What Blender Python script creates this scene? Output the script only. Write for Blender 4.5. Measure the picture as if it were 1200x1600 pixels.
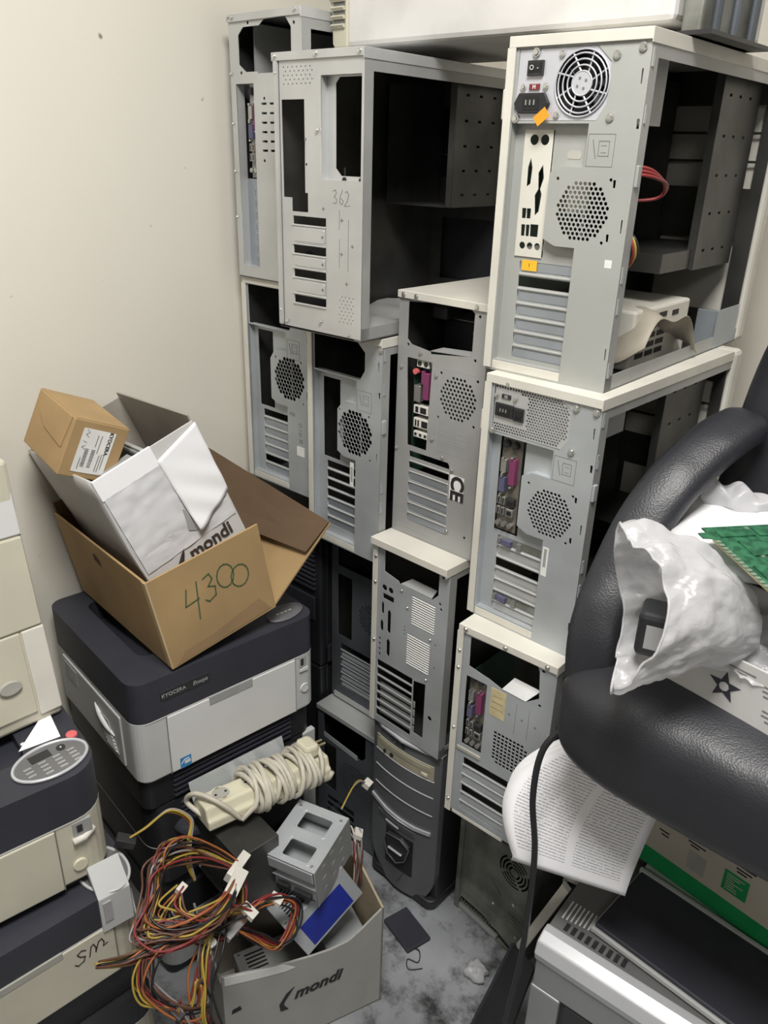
import bpy, bmesh, math, random
from mathutils import Matrix, Vector, noise
random.seed(7)
for o in list(bpy.data.objects): bpy.data.objects.remove(o, do_unlink=True)
SC = bpy.context.scene
COL = SC.collection
PI = math.pi

# ---------------------------------------------------------------- camera
def make_camera():
    f, yaw, pit, rol = 1246.2, math.radians(41.47), math.radians(24.24), math.radians(1.67)
    fw = Vector((-math.sin(yaw)*math.cos(pit), math.cos(yaw)*math.cos(pit), -math.sin(pit)))
    r = Vector((math.cos(yaw), math.sin(yaw), 0)); u = r.cross(fw)
    r2 = r*math.cos(rol) + u*math.sin(rol); u2 = -r*math.sin(rol) + u*math.cos(rol)
    cd = bpy.data.cameras.new('camera'); cam = bpy.data.objects.new('camera', cd); COL.objects.link(cam)
    cd.sensor_fit = 'VERTICAL'; cd.sensor_height = 36; cd.lens = 36*f/1600; cd.clip_start = .02
    m = Matrix.Identity(4)
    for i in range(3):
        m[i][0] = r2[i]; m[i][1] = u2[i]; m[i][2] = -fw[i]
    m.translation = (1.305, -.994, 1.515); cam.matrix_world = m
    SC.camera = cam
make_camera()

# ---------------------------------------------------------------- world, lamps, exposure
W = bpy.data.worlds.new('world'); SC.world = W; W.use_nodes = True
W.node_tree.nodes['Background'].inputs[0].default_value = (.80, .90, 1, 1)
W.node_tree.nodes['Background'].inputs[1].default_value = .05
def area_lamp(name, loc, sx, sy, power, col):
    ld = bpy.data.lights.new(name, 'AREA'); ld.shape = 'RECTANGLE'; ld.size = sx; ld.size_y = sy
    ld.energy = power; ld.color = col
    o = bpy.data.objects.new(name, ld); o.location = loc; COL.objects.link(o)
LAMPS = [(1.2, -.85), (2.6, -3.2)]
for i, (lx, ly) in enumerate(LAMPS):
    area_lamp('ceiling_lamp_light', (lx, ly, 2.62), .6, .6, 32 if i == 0 else 14, (1, .975, .93))
SC.view_settings.view_transform = 'Standard'; SC.view_settings.look = 'None'
SC.view_settings.exposure = .55; SC.view_settings.gamma = 1; SC.view_settings.use_curve_mapping = False

# ---------------------------------------------------------------- materials
MATS = {}
def mat(name, col, rough=.5, metal=0., var=.06, scale=18., bump=0., bscale=200., col2=None, spec=.5, emit=None, lo=.35, hi=.75, coat=0.):
    m = bpy.data.materials.new(name); m.use_nodes = True; nt = m.node_tree; N = nt.nodes; L = nt.links
    b = N['Principled BSDF']; b.inputs['Roughness'].default_value = rough; b.inputs['Metallic'].default_value = metal
    b.inputs['Specular IOR Level'].default_value = spec
    b.inputs['Coat Weight'].default_value = coat
    tc = N.new('ShaderNodeTexCoord')
    nz = N.new('ShaderNodeTexNoise'); nz.inputs['Scale'].default_value = scale; nz.inputs['Detail'].default_value = 5
    L.new(tc.outputs['Object'], nz.inputs['Vector'])
    cr = N.new('ShaderNodeValToRGB'); cr.color_ramp.elements[0].position = lo; cr.color_ramp.elements[1].position = hi
    c2 = col2 or tuple(max(0, c*(1-var*2)) for c in col)
    c1 = tuple(min(1, c*(1+var*.5)) for c in col)
    cr.color_ramp.elements[0].color = (*c2, 1); cr.color_ramp.elements[1].color = (*c1, 1)
    L.new(nz.outputs['Fac'], cr.inputs['Fac']); L.new(cr.outputs['Color'], b.inputs['Base Color'])
    if bump:
        n2 = N.new('ShaderNodeTexNoise'); n2.inputs['Scale'].default_value = bscale; n2.inputs['Detail'].default_value = 3
        L.new(tc.outputs['Object'], n2.inputs['Vector'])
        bp = N.new('ShaderNodeBump'); bp.inputs['Strength'].default_value = bump; bp.inputs['Distance'].default_value = .002
        L.new(n2.outputs['Fac'], bp.inputs['Height']); L.new(bp.outputs['Normal'], b.inputs['Normal'])
    if emit:
        b.inputs['Emission Color'].default_value = (*emit[:3], 1); b.inputs['Emission Strength'].default_value = emit[3]
    MATS[name] = m
    return m
mat('steel', (.50, .53, .55), .42, .3, .10, 9, .03, 60, spec=.5)
mat('steel_blue', (.44, .48, .53), .38, .6, .08, 14)
mat('steel_light', (.62, .63, .63), .40, .45, .08, 8, .04, 60)
mat('steel_shaded', (.125, .125, .12), .42, .75, .2, 11, .05, 70)  # bare inner steel, darkened to carry the shade inside the cases
mat('plaster', (.30, .29, .27), .8)
mat('steel_grey', (.44, .445, .44), .45, .3, .10, 8)
mat('steel_dirty', (.30, .31, .28), .6, .2, .25, 14, .1, 90, col2=(.12, .12, .105))
mat('board_dark', (.02, .05, .035), .5)
mat('ivory_old', (.40, .375, .28), .5)
mat('cardboard_shaded', (.135, .085, .048), .9, 0, .12, 7)  # cardboard with the shade inside the open carton put into its colour
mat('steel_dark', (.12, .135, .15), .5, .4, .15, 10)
mat('paint_grey', (.43, .44, .42), .5, .15, .05, 6, .04, 300)
mat('cream', (.72, .70, .63), .45, 0, .06, 10, .03, 200)
mat('cream_dust', (.47, .46, .41), .6, 0, .12, 9)
mat('black_hole', (.012, .012, .014), .6)
mat('black_plastic', (.022, .023, .027), .45, 0, .15, 10, .08, 500)
mat('navy_plastic', (.040, .042, .056), .5, 0, .12, 8, .15, 700)
mat('grey_plastic', (.115, .12, .135), .38, .1, .08, 6, .03, 300)
mat('silver_plastic', (.66, .67, .70), .25, .3, .05, 6)
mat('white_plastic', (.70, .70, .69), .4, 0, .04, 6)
mat('white_grey', (.55, .56, .56), .42, 0, .05, 6)
mat('ivory_plastic', (.60, .57, .46), .45, 0, .06, 7, .03, 300)
mat('ivory_light', (.72, .68, .52), .4, 0, .05, 12)
mat('ivory_cord', (.64, .60, .50), .5, 0, .10, 30)
mat('marble_white', (.68, .67, .655), .5, 0, .05, 9, col2=(.54, .53, .515), lo=.25, hi=.6)
mat('cardboard', (.44, .295, .140), .8, 0, .10, 7, .05, 120)
mat('cardboard_in', (.36, .235, .12), .85, 0, .10, 6)
mat('cardboard_edge', (.58, .43, .25), .85)
mat('box_white', (.62, .61, .60), .55, 0, .06, 9, .05, 60)
mat('box_grey', (.43, .42, .40), .7, 0, .08, 8, .05, 90)
mat('box_cream', (.58, .54, .45), .7, 0, .06, 8)
mat('tape', (.72, .72, .74), .16, 0, .06, 14, .25, 28, coat=.5)
mat('paper', (.90, .90, .92), .7, 0, .02, 8)
mat('label', (.82, .82, .80), .6, 0, .05, 40)
mat('yellow_label', (.66, .56, .33), .7, 0, .12, 60)
mat('orange', (.95, .36, .02), .6)
mat('amber', (.95, .52, .03), .6)
mat('red_btn', (.75, .16, .17), .4)
mat('blue_label', (.015, .03, .30), .45, 0, .1, 30)
mat('blue_sticker', (.03, .25, .55), .4)
mat('magenta', (.22, .045, .125), .45)
mat('port_blue', (.11, .11, .19), .5)
mat('shield_metal', (.20, .185, .155), .5, .3, .15, 60)
mat('port_metal', (.55, .55, .53), .3, .8)
mat('brass', (.45, .38, .22), .5, .4, .2, 60)
mat('screw', (.72, .72, .70), .28, .9)
mat('ink', (.02, .02, .022), .6)
mat('ink_grey', (.20, .20, .19), .6)
mat('ink_green', (.07, .13, .06), .7)
mat('green', (.01, .33, .10), .6)
mat('white_mark', (.78, .78, .78), .5)
mat('red_wire', (.25, .035, .035), .45); mat('yellow_wire', (.42, .30, .05), .45); mat('orange_wire', (.40, .13, .04), .45)
mat('black_wire', (.018, .018, .02), .4); mat('brown_wire', (.13, .055, .035), .45); mat('grey_wire', (.30, .28, .30), .4)
mat('conn', (.72, .70, .64), .45)
mat('chip', (.03, .03, .032), .4); mat('solder', (.45, .52, .42), .35, .6)

def special_materials():
    # cream wall paint with smudges and little dark scars
    m = mat('wall', (.80, .765, .68), .75, 0, .03, 1.3, .05, 40); nt = m.node_tree; N = nt.nodes; L = nt.links
    b = N['Principled BSDF']; base = b.inputs['Base Color'].links[0].from_socket
    tc = N.new('ShaderNodeTexCoord'); n = N.new('ShaderNodeTexNoise'); n.inputs['Scale'].default_value = 26; n.inputs['Detail'].default_value = 2
    L.new(tc.outputs['Object'], n.inputs['Vector'])
    r = N.new('ShaderNodeValToRGB'); r.color_ramp.elements[0].position = .735; r.color_ramp.elements[1].position = .775
    L.new(n.outputs['Fac'], r.inputs['Fac'])
    mx = N.new('ShaderNodeMix'); mx.data_type = 'RGBA'; mx.inputs[7].default_value = (.22, .20, .17, 1)
    L.new(r.outputs['Color'], mx.inputs[0]); L.new(base, mx.inputs[6]); L.new(mx.outputs[2], b.inputs['Base Color'])
    # dirty grey floor
    m = mat('floor', (.33, .345, .36), .45, 0, .2, 5, .08, 90, col2=(.20, .21, .22), lo=.3, hi=.7); nt = m.node_tree; N = nt.nodes; L = nt.links
    b = N['Principled BSDF']; base = b.inputs['Base Color'].links[0].from_socket
    tc = N.new('ShaderNodeTexCoord'); n = N.new('ShaderNodeTexNoise'); n.inputs['Scale'].default_value = 7.5; n.inputs['Detail'].default_value = 9; n.inputs['Roughness'].default_value = .72
    L.new(tc.outputs['Object'], n.inputs['Vector'])
    r = N.new('ShaderNodeValToRGB'); r.color_ramp.elements[0].position = .49; r.color_ramp.elements[1].position = .63
    L.new(n.outputs['Fac'], r.inputs['Fac'])
    mx = N.new('ShaderNodeMix'); mx.data_type = 'RGBA'; mx.inputs[7].default_value = (.035, .035, .037, 1)
    L.new(r.outputs['Color'], mx.inputs[0]); L.new(base, mx.inputs[6]); L.new(mx.outputs[2], b.inputs['Base Color'])
    # black leather grain
    m = mat('leather', (.022, .023, .029), .44, 0, .1, 6, spec=.55); nt = m.node_tree; N = nt.nodes; L = nt.links
    b = N['Principled BSDF']; tc = N.new('ShaderNodeTexCoord'); v = N.new('ShaderNodeTexVoronoi'); v.inputs['Scale'].default_value = 420
    L.new(tc.outputs['Object'], v.inputs['Vector'])
    bp = N.new('ShaderNodeBump'); bp.inputs['Strength'].default_value = .36; bp.inputs['Distance'].default_value = .0007
    n = N.new('ShaderNodeTexNoise'); n.inputs['Scale'].default_value = 9; L.new(tc.outputs['Object'], n.inputs['Vector'])
    b2 = N.new('ShaderNodeBump'); b2.inputs['Strength'].default_value = .35; b2.inputs['Distance'].default_value = .02
    L.new(n.outputs['Fac'], b2.inputs['Height']); L.new(b2.outputs['Normal'], bp.inputs['Normal'])
    L.new(v.outputs['Distance'], bp.inputs['Height']); L.new(bp.outputs['Normal'], b.inputs['Normal'])
    # thin white plastic film
    m = bpy.data.materials.new('film'); m.use_nodes = True; nt = m.node_tree; N = nt.nodes; L = nt.links; MATS['film'] = m
    b = N['Principled BSDF']; b.inputs['Base Color'].default_value = (.72, .72, .74, 1); b.inputs['Roughness'].default_value = .28
    tr = N.new('ShaderNodeBsdfTransparent'); tl = N.new('ShaderNodeBsdfTranslucent'); tl.inputs[0].default_value = (.8, .8, .82, 1)
    m1 = N.new('ShaderNodeMixShader'); m1.inputs[0].default_value = .35; L.new(b.outputs[0], m1.inputs[1]); L.new(tl.outputs[0], m1.inputs[2])
    m2 = N.new('ShaderNodeMixShader'); m2.inputs[0].default_value = .22; L.new(m1.outputs[0], m2.inputs[1]); L.new(tr.outputs[0], m2.inputs[2])
    L.new(m2.outputs[0], N['Material Output'].inputs[0])
    tc = N.new('ShaderNodeTexCoord'); n = N.new('ShaderNodeTexNoise'); n.inputs['Scale'].default_value = 30; n.inputs['Detail'].default_value = 4; L.new(tc.outputs['Object'], n.inputs['Vector'])
    bp = N.new('ShaderNodeBump'); bp.inputs['Strength'].default_value = .5; bp.inputs['Distance'].default_value = .01
    L.new(n.outputs['Fac'], bp.inputs['Height']); L.new(bp.outputs['Normal'], b.inputs['Normal'])
    # printed sheet: rows of fine grey print over UV
    m = bpy.data.materials.new('printed'); m.use_nodes = True; nt = m.node_tree; N = nt.nodes; L = nt.links; MATS['printed'] = m
    b = N['Principled BSDF']; b.inputs['Roughness'].default_value = .6
    uv = N.new('ShaderNodeUVMap'); sp = N.new('ShaderNodeSeparateXYZ'); L.new(uv.outputs[0], sp.inputs[0])
    def math_(op, a, bv, c=None):
        n = N.new('ShaderNodeMath'); n.operation = op
        for i, q in enumerate((a, bv) if c is None else (a, bv, c)):
            if isinstance(q, (int, float)): n.inputs[i].default_value = q
            else: L.new(q, n.inputs[i])
        return n.outputs[0]
    row = math_('FRACT', math_('MULTIPLY', sp.outputs[1], 42), 0)
    line = math_('LESS_THAN', row, .30)
    nz = N.new('ShaderNodeTexNoise'); nz.inputs['Scale'].default_value = 90; L.new(uv.outputs[0], nz.inputs['Vector'])
    word = math_('GREATER_THAN', nz.outputs['Fac'], .44)
    inx = math_('MULTIPLY', math_('GREATER_THAN', sp.outputs[0], .08), math_('LESS_THAN', sp.outputs[0], .92))
    gap = math_('GREATER_THAN', math_('ABSOLUTE', math_('SUBTRACT', sp.outputs[0], .5), 0), .03)
    iny = math_('MULTIPLY', math_('GREATER_THAN', sp.outputs[1], .12), math_('LESS_THAN', sp.outputs[1], .96))
    k = math_('MULTIPLY', math_('MULTIPLY', line, word), math_('MULTIPLY', math_('MULTIPLY', inx, gap), iny))
    k = math_('MULTIPLY', k, .75)
    mx = N.new('ShaderNodeMix'); mx.data_type = 'RGBA'; mx.inputs[6].default_value = (.84, .84, .88, 1); mx.inputs[7].default_value = (.12, .12, .15, 1)
    L.new(k, mx.inputs[0]); L.new(mx.outputs[2], b.inputs['Base Color'])
    # circuit board green
    m = mat('pcb', (.035, .15, .075), .4, 0, .2, 90, col2=(.018, .085, .045), lo=.42, hi=.58)
special_materials()

# ---------------------------------------------------------------- mesh helpers
class MB:
    def __init__(s): s.v = []; s.f = []
    def add(s, vs, fs, M=None):
        k = len(s.v)
        for p in vs:
            p = Vector(p)
            s.v.append(tuple(M @ p) if M else tuple(p))
        s.f += [tuple(i+k for i in f) for f in fs]
        return s
    def box(s, x0, x1, y0, y1, z0, z1, M=None):
        return s.add([(x0,y0,z0),(x1,y0,z0),(x1,y1,z0),(x0,y1,z0),(x0,y0,z1),(x1,y0,z1),(x1,y1,z1),(x0,y1,z1)],
                     [(3,2,1,0),(4,5,6,7),(0,1,5,4),(1,2,6,5),(2,3,7,6),(3,0,4,7)], M)
    def prism(s, poly, a, b, axis='z', M=None):      # polygon in the two other axes, extruded along axis
        n = len(poly)
        def P(u, v, w): return {'z': (u, v, w), 'y': (u, w, v), 'x': (w, u, v)}[axis]
        vs = [P(u, v, a) for u, v in poly] + [P(u, v, b) for u, v in poly]
        fs = [tuple(range(n))[::-1], tuple(range(n, 2*n))] + [(i, (i+1) % n, n+(i+1) % n, n+i) for i in range(n)]
        return s.add(vs, fs, M)
    def ring(s, poly, a, b, axis='y', M=None):       # side walls only
        n = len(poly)
        def P(u, v, w): return {'z': (u, v, w), 'y': (u, w, v), 'x': (w, u, v)}[axis]
        return s.add([P(u, v, a) for u, v in poly] + [P(u, v, b) for u, v in poly], [(i, (i+1) % n, n+(i+1) % n, n+i) for i in range(n)], M)
    def cyl(s, p0, p1, r0, r1=None, n=14, M=None):
        p0 = Vector(p0); p1 = Vector(p1); r1 = r0 if r1 is None else r1
        d = (p1-p0).normalized(); a = d.orthogonal().normalized(); b = d.cross(a)
        vs = [p0+(a*math.cos(t)+b*math.sin(t))*r0 for t in [2*PI*i/n for i in range(n)]] + [p1+(a*math.cos(t)+b*math.sin(t))*r1 for t in [2*PI*i/n for i in range(n)]]
        return s.add(vs, [tuple(range(n))[::-1], tuple(range(n, 2*n))] + [(i, (i+1) % n, n+(i+1) % n, n+i) for i in range(n)], M)
    def tube(s, pts, r, n=7, prof=None, M=None, closed=False):
        P = [Vector(p) for p in pts]; m = len(P); vs = []; fs = []
        up = None
        for i, p in enumerate(P):
            t = ((P[(i+1) % m] - P[i-1]) if closed else (P[min(i+1, m-1)]-P[max(i-1, 0)])).normalized()
            if up is None: up = t.orthogonal().normalized()
            up = (up - t*up.dot(t)); up = up.normalized() if up.length > 1e-6 else t.orthogonal().normalized()
            b = t.cross(up); rr = r[i] if isinstance(r, (list, tuple)) else r
            for k in range(n):
                a = 2*PI*k/n; vs.append(p + (up*math.cos(a)+b*math.sin(a))*rr)
        for i in range(m if closed else m-1):
            j = (i+1) % m
            for k in range(n):
                fs.append((i*n+k, i*n+(k+1) % n, j*n+(k+1) % n, j*n+k))
        if not closed: fs += [tuple(range(n))[::-1], tuple((m-1)*n+k for k in range(n))]
        return s.add(vs, fs, M)
    def grid(s, fn, nu, nv, M=None, cu=False):
        vs = [fn(i/(nu if cu else nu-1), j/(nv-1)) for j in range(nv) for i in range(nu)]
        fs = [(j*nu+i, j*nu+(i+1) % nu, (j+1)*nu+(i+1) % nu, (j+1)*nu+i) for j in range(nv-1) for i in range(nu if cu else nu-1)]
        return s.add(vs, fs, M)
    def slab(s, q, t, M=None):                       # quad with thickness towards its normal
        q = [Vector(p) for p in q]; n = (q[1]-q[0]).cross(q[3]-q[0]).normalized()*t
        return s.add(q+[p+n for p in q], [(3,2,1,0),(4,5,6,7),(0,1,5,4),(1,2,6,5),(2,3,7,6),(3,0,4,7)], M)

def finish(ob, parent=None, bevel=0, seg=2, smooth=False, solid=0, sub=0):
    COL.objects.link(ob)
    if parent: ob.parent = parent
    if solid: md = ob.modifiers.new('s', 'SOLIDIFY'); md.thickness = solid; md.offset = 0
    if bevel: md = ob.modifiers.new('b', 'BEVEL'); md.width = bevel; md.segments = seg; md.limit_method = 'ANGLE'; md.angle_limit = .6
    if sub: md = ob.modifiers.new('u', 'SUBSURF'); md.levels = sub; md.render_levels = sub
    if smooth:
        for p in ob.data.polygons: p.use_smooth = True
    return ob
def build(name, mb, m, parent=None, bevel=0, seg=2, smooth=False, solid=0, sub=0, fix=False, matrix=None):
    me = bpy.data.meshes.new(name); me.from_pydata(mb.v, [], mb.f); me.update()
    if fix:
        bm = bmesh.new(); bm.from_mesh(me); bmesh.ops.recalc_face_normals(bm, faces=bm.faces); bm.to_mesh(me); bm.free()
    me.materials.append(MATS[m] if isinstance(m, str) else m)
    ob = bpy.data.objects.new(name, me)
    if matrix: ob.matrix_local = matrix
    if name in ('pressed_mark', 'label_print', 'badge_print', 'panel_text'): ob['kind'] = 'stuff'
    return finish(ob, parent, bevel, seg, smooth, solid, sub)
def thing(name, label, cat, loc=(0,0,0), rz=0, group=None, M=None):
    o = bpy.data.objects.new(name, None); COL.objects.link(o); o.empty_display_size = .05
    if M: o.matrix_world = M
    else: o.location = loc; o.rotation_euler = (0, 0, rz)
    return tag(o, label, cat, group)
def tag(o, label, cat, group=None):
    o['label'] = label; o['category'] = cat
    if group: o['group'] = group
    return o
def struct(o): o['kind'] = 'structure'; return o
def share(name, src, parent, loc=(0,0,0), rot=(0,0,0)):
    o = bpy.data.objects.new(name, src.data if hasattr(src, 'data') else src); COL.objects.link(o); o.parent = parent; o.location = loc; o.rotation_euler = rot
    return o
def rvM(t, rv):                                     # rotation vector + translation
    v = Vector(rv); a = v.length
    return Matrix.Translation(t) @ (Matrix.Rotation(a, 4, v) if a > 1e-9 else Matrix.Identity(4))
def rrect(x0, x1, y0, y1, r, n=6):
    out = []
    for cx, cy, a0 in ((x1-r, y0+r, -PI/2), (x1-r, y1-r, 0), (x0+r, y1-r, PI/2), (x0+r, y0+r, PI)):
        out += [(cx+r*math.cos(a0+PI/2*i/n), cy+r*math.sin(a0+PI/2*i/n)) for i in range(n+1)]
    return out
def rect(x0, x1, y0, y1): return [(x0, y0), (x1, y0), (x1, y1), (x0, y1)]
def disc(cx, cy, r, n=10, a0=0, ry=None): return [(cx+r*math.cos(a0+2*PI*i/n), cy+(ry or r)*math.sin(a0+2*PI*i/n)) for i in range(n)]
def curve_mesh(polys, t):
    cu = bpy.data.curves.new('c', 'CURVE'); cu.dimensions = '2D'; cu.fill_mode = 'BOTH'; cu.extrude = t/2
    for p in polys:
        sp = cu.splines.new('POLY'); sp.points.add(len(p)-1)
        sp.points.foreach_set('co', [c for u, v in p for c in (u, v, 0, 1)]); sp.use_cyclic_u = True
    ob = bpy.data.objects.new('c', cu); me = bpy.data.meshes.new_from_object(ob)
    bpy.data.objects.remove(ob); bpy.data.curves.remove(cu)
    return me
FACE = Matrix(((1,0,0,0),(0,0,-1,0),(0,1,0,0),(0,0,0,1)))      # flat (u,v) -> upright panel facing -y
def plate(name, outer, holes, m, parent=None, y=0., t=.0012, M=None, bevel=0):
    me = curve_mesh([outer]+holes, t); me.name = name
    me.transform((M or Matrix.Identity(4)) @ Matrix.Translation((0, y, 0)) @ FACE)
    me.materials.append(MATS[m]); ob = bpy.data.objects.new(name, me)
    return finish(ob, parent, bevel)
def text(name, s, size, m, parent, M, t=.0006, bold=0, shear=0, align='CENTER'):
    cu = bpy.data.curves.new('t', 'FONT'); cu.body = s; cu.size = size; cu.extrude = t/2; cu.align_x = align; cu.align_y = 'CENTER'; cu.offset = bold; cu.shear = shear
    cu.resolution_u = 3
    ob = bpy.data.objects.new('t', cu); me = bpy.data.meshes.new_from_object(ob); bpy.data.objects.remove(ob); bpy.data.curves.remove(cu)
    me.transform(M @ FACE); me.materials.append(MATS[m]); me.name = name
    return finish(bpy.data.objects.new(name, me), parent)
def T(x, y, z, ry=0): return Matrix.Translation((x, y, z)) @ Matrix.Rotation(ry, 4, 'Y')
def strokes(name, lines, m, parent, M, w=.0012, t=.0004):  # hand lettering: flat pen strokes in the panel plane
    mb = MB()
    for ln in lines:
        for (a, b) in zip(ln, ln[1:]):
            d = Vector((b[0]-a[0], b[1]-a[1])); L = d.length or 1e-6; d /= L; n = Vector((-d.y, d.x))*w/2; e = d*w*.4
            q = [(a[0]-e.x-n.x, a[1]-e.y-n.y), (b[0]+e.x-n.x, b[1]+e.y-n.y), (b[0]+e.x+n.x, b[1]+e.y+n.y), (a[0]-e.x+n.x, a[1]-e.y+n.y)]
            mb.prism(q, -t, 0, 'y', M)
    return build(name, mb, m, parent)
def smooth_path(pts, k=6):
    P = [Vector(p) for p in pts]; out = []
    for i in range(len(P)-1):
        p0, p1, p2, p3 = P[max(i-1, 0)], P[i], P[i+1], P[min(i+2, len(P)-1)]
        for j in range(k):
            t = j/k; out.append(.5*((2*p1)+(p2-p0)*t+(2*p0-5*p1+4*p2-p3)*t*t+(3*p1-p0-3*p2+p3)*t**3))
    return out+[P[-1]]
SCREW = None
def screw(parent, x, z, y=-.0015, r=.0042):
    global SCREW
    if SCREW is None:
        mb = MB(); mb.cyl((0, 0, 0), (0, -.0012, 0), 1.25*.0042, n=10); mb.cyl((0, -.0012, 0), (0, -.0032, 0), .0042, .003, n=10)
        SCREW = bpy.data.meshes.new('screw'); SCREW.from_pydata(mb.v, [], mb.f); SCREW.materials.append(MATS['screw'])
    o = share('screw', SCREW, parent, (x, y, z)); o.scale = (r/.0042,)*3
    return o
# ================================================================ room
def room():
    x0, x1, y0, y1, H = -.035, 4.6, -5.0, .78, 2.7
    f = struct(build('floor', MB().box(x0-.1, x1+.1, y0-.1, y1+.1, -.05, 0), 'floor'))
    struct(build('ceiling', MB().box(x0-.1, x1+.1, y0-.1, y1+.1, H, H+.05), 'white_plastic'))
    struct(build('wall_left', MB().box(x0-.1, x0, y0-.1, y1+.1, 0, H), 'wall'))
    struct(build('wall_back', MB().box(x0, x1, y1, y1+.1, 0, H), 'wall'))
    struct(build('wall_right', MB().box(x1, x1+.1, y0-.1, y1+.1, 0, H), 'plaster'))
    struct(build('wall_front', MB().box(x0, x1, y0-.1, y0, 0, H), 'plaster'))
    for lx, ly in LAMPS:
        t = thing('ceiling_light', 'square white ceiling light panel above the stacked cases' if lx < 2 else 'square white ceiling light panel at the far end of the room', 'ceiling light', (lx, ly, 2.70))
        mb = MB()
        for a, b, c, e in ((-.33, .33, -.33, -.305), (-.33, .33, .305, .33), (-.33, -.305, -.305, .305), (.305, .33, -.305, .305)): mb.box(a, b, c, e, -.07, 0)
        build('frame', mb, 'white_plastic', t)
        build('diffuser', MB().box(-.305, .305, -.305, .305, -.03, -.02), 'lamp_face', t)
mat('lamp_face', (.9, .9, .9), .5, emit=(1, .97, .93, 3.0))
room()

# ================================================================ computer cases
def hexholes(cx, cz, r, pitch, hr, n=6, rz=None, a0=PI/6):
    out = []; dy = pitch*.866; k = int(r/dy)+2
    for j in range(-k, k+1):
        for i in range(-k, k+1):
            u = (i+(.5 if j % 2 else 0))*pitch; v = j*dy
            if math.hypot(u, v) < r: out.append(disc(cx+u, cz+v, hr, n, a0))
    return out
def sqholes(cx, cz, r, pitch, hs, lim=1.12):
    out = []; k = int(r/pitch)+1
    for j in range(-k, k+1):
        for i in range(-k, k+1):
            u, v = i*pitch, j*pitch
            if abs(u) < r and abs(v) < r and abs(u+v) < r*1.5: out.append(rect(cx+u-hs, cx+u+hs, cz+v-hs, cz+v+hs))
    return out
def shell(root, w, h, d=.44, side='steel', cover='cream', lip=.013, openr=True, coverside=True, bezel='cream', strip=True, lipy=.003, inner='steel', right='cream'):
    side = 'steel_shaded' if openr else side; inner = 'steel_shaded'
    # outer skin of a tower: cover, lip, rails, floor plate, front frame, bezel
    build('left_panel', MB().box(0, .0012, .001, d, .001, h-.001), 'steel_shaded', root)
    build('bottom_panel', MB().box(0, w, 0, d, 0, .0014), side, root)
    mb = MB().box(-.002, w+.001, -lipy, d, h-.0016, h)
    mb.box(-.002, w+.001, -lipy-.0012, -lipy, h-lip, h)
    mb.box(w, w+.0012, -lipy-.0012, d, h-lip*1.25, h)
    build('top_cover', mb, cover, root, bevel=.0006, seg=1)
    if strip:
        mb = MB().box(-.0035, -.0015, -.003, d, .004, h-lip); mb.box(-.0035, .0085, -.0045, -.0025, .004, h-lip)
        build('side_cover', mb, cover, root)
    if openr:
        mb = MB().box(w-.0014, w, .0, .020, .001, h-.002); mb.box(w-.016, w, .001, d, .0014, .003); mb.box(w-.0014, w, 0, d, .0014, .022)
        mb.box(w-.0014, w, .02, d, h-.03, h-.002)
        build('side_frame', mb, 'steel_grey', root)
    else:
        build('right_panel', MB().box(w, w+.0012, 0, d, .001, h-lip), right, root)
    fr = [rect(.02, w-.02, h-.05-.043*(i+1), h-.05-.043*i-.004) for i in range(3)] + [rect(.03, w-.03, .05, .17)]
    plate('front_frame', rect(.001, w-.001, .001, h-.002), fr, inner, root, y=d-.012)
    build('front_bezel', MB().box(-.004, w+.004, d, d+.035, -.001, h), bezel, root, bevel=.008)
def cage(root, x0, x1, y0, y1, z0, z1, m='steel_shaded', bays=5):
    # drive cage: slotted upright plates
    n = 0
    M = Matrix.Translation((x1, 0, 0)) @ Matrix.Rotation(PI/2, 4, 'Z')
    holes = []
    for k in range(bays):
        z = z0+(k+.5)*(z1-z0)/bays
        for q in (.2, .45, .72): holes.append(rect(y0+(y1-y0)*q-.005, y0+(y1-y0)*q+.005, z-.002, z+.002))
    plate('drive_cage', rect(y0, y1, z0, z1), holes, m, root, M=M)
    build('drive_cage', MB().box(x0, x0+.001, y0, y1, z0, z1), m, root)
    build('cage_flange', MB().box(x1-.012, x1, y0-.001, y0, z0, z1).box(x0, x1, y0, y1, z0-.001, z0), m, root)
def bracket(parent, u0, u1, v0, v1, y=.002, m='steel_blue', ridge=True):
    mb = MB().box(u0, u1, y, y+.001, v0, v1)
    mb.prism(rrect(u0+.004, u1-.001, v0+.0025, v1-.002, .003, 3), y-.0008, y, 'y')
    return build('slot_cover', mb, m, parent, bevel=.0004, seg=1)
def rails(parent, u0, u1, vs, y=0., m='steel', r=.0016):
    for v in vs:
        build('lit_slot_rail', MB().box(u0, u1, y-r, y+.001, v-r, v+r), m, parent, bevel=.0008, seg=1)  # pale raised ridge put in for the highlight along each bar
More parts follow.
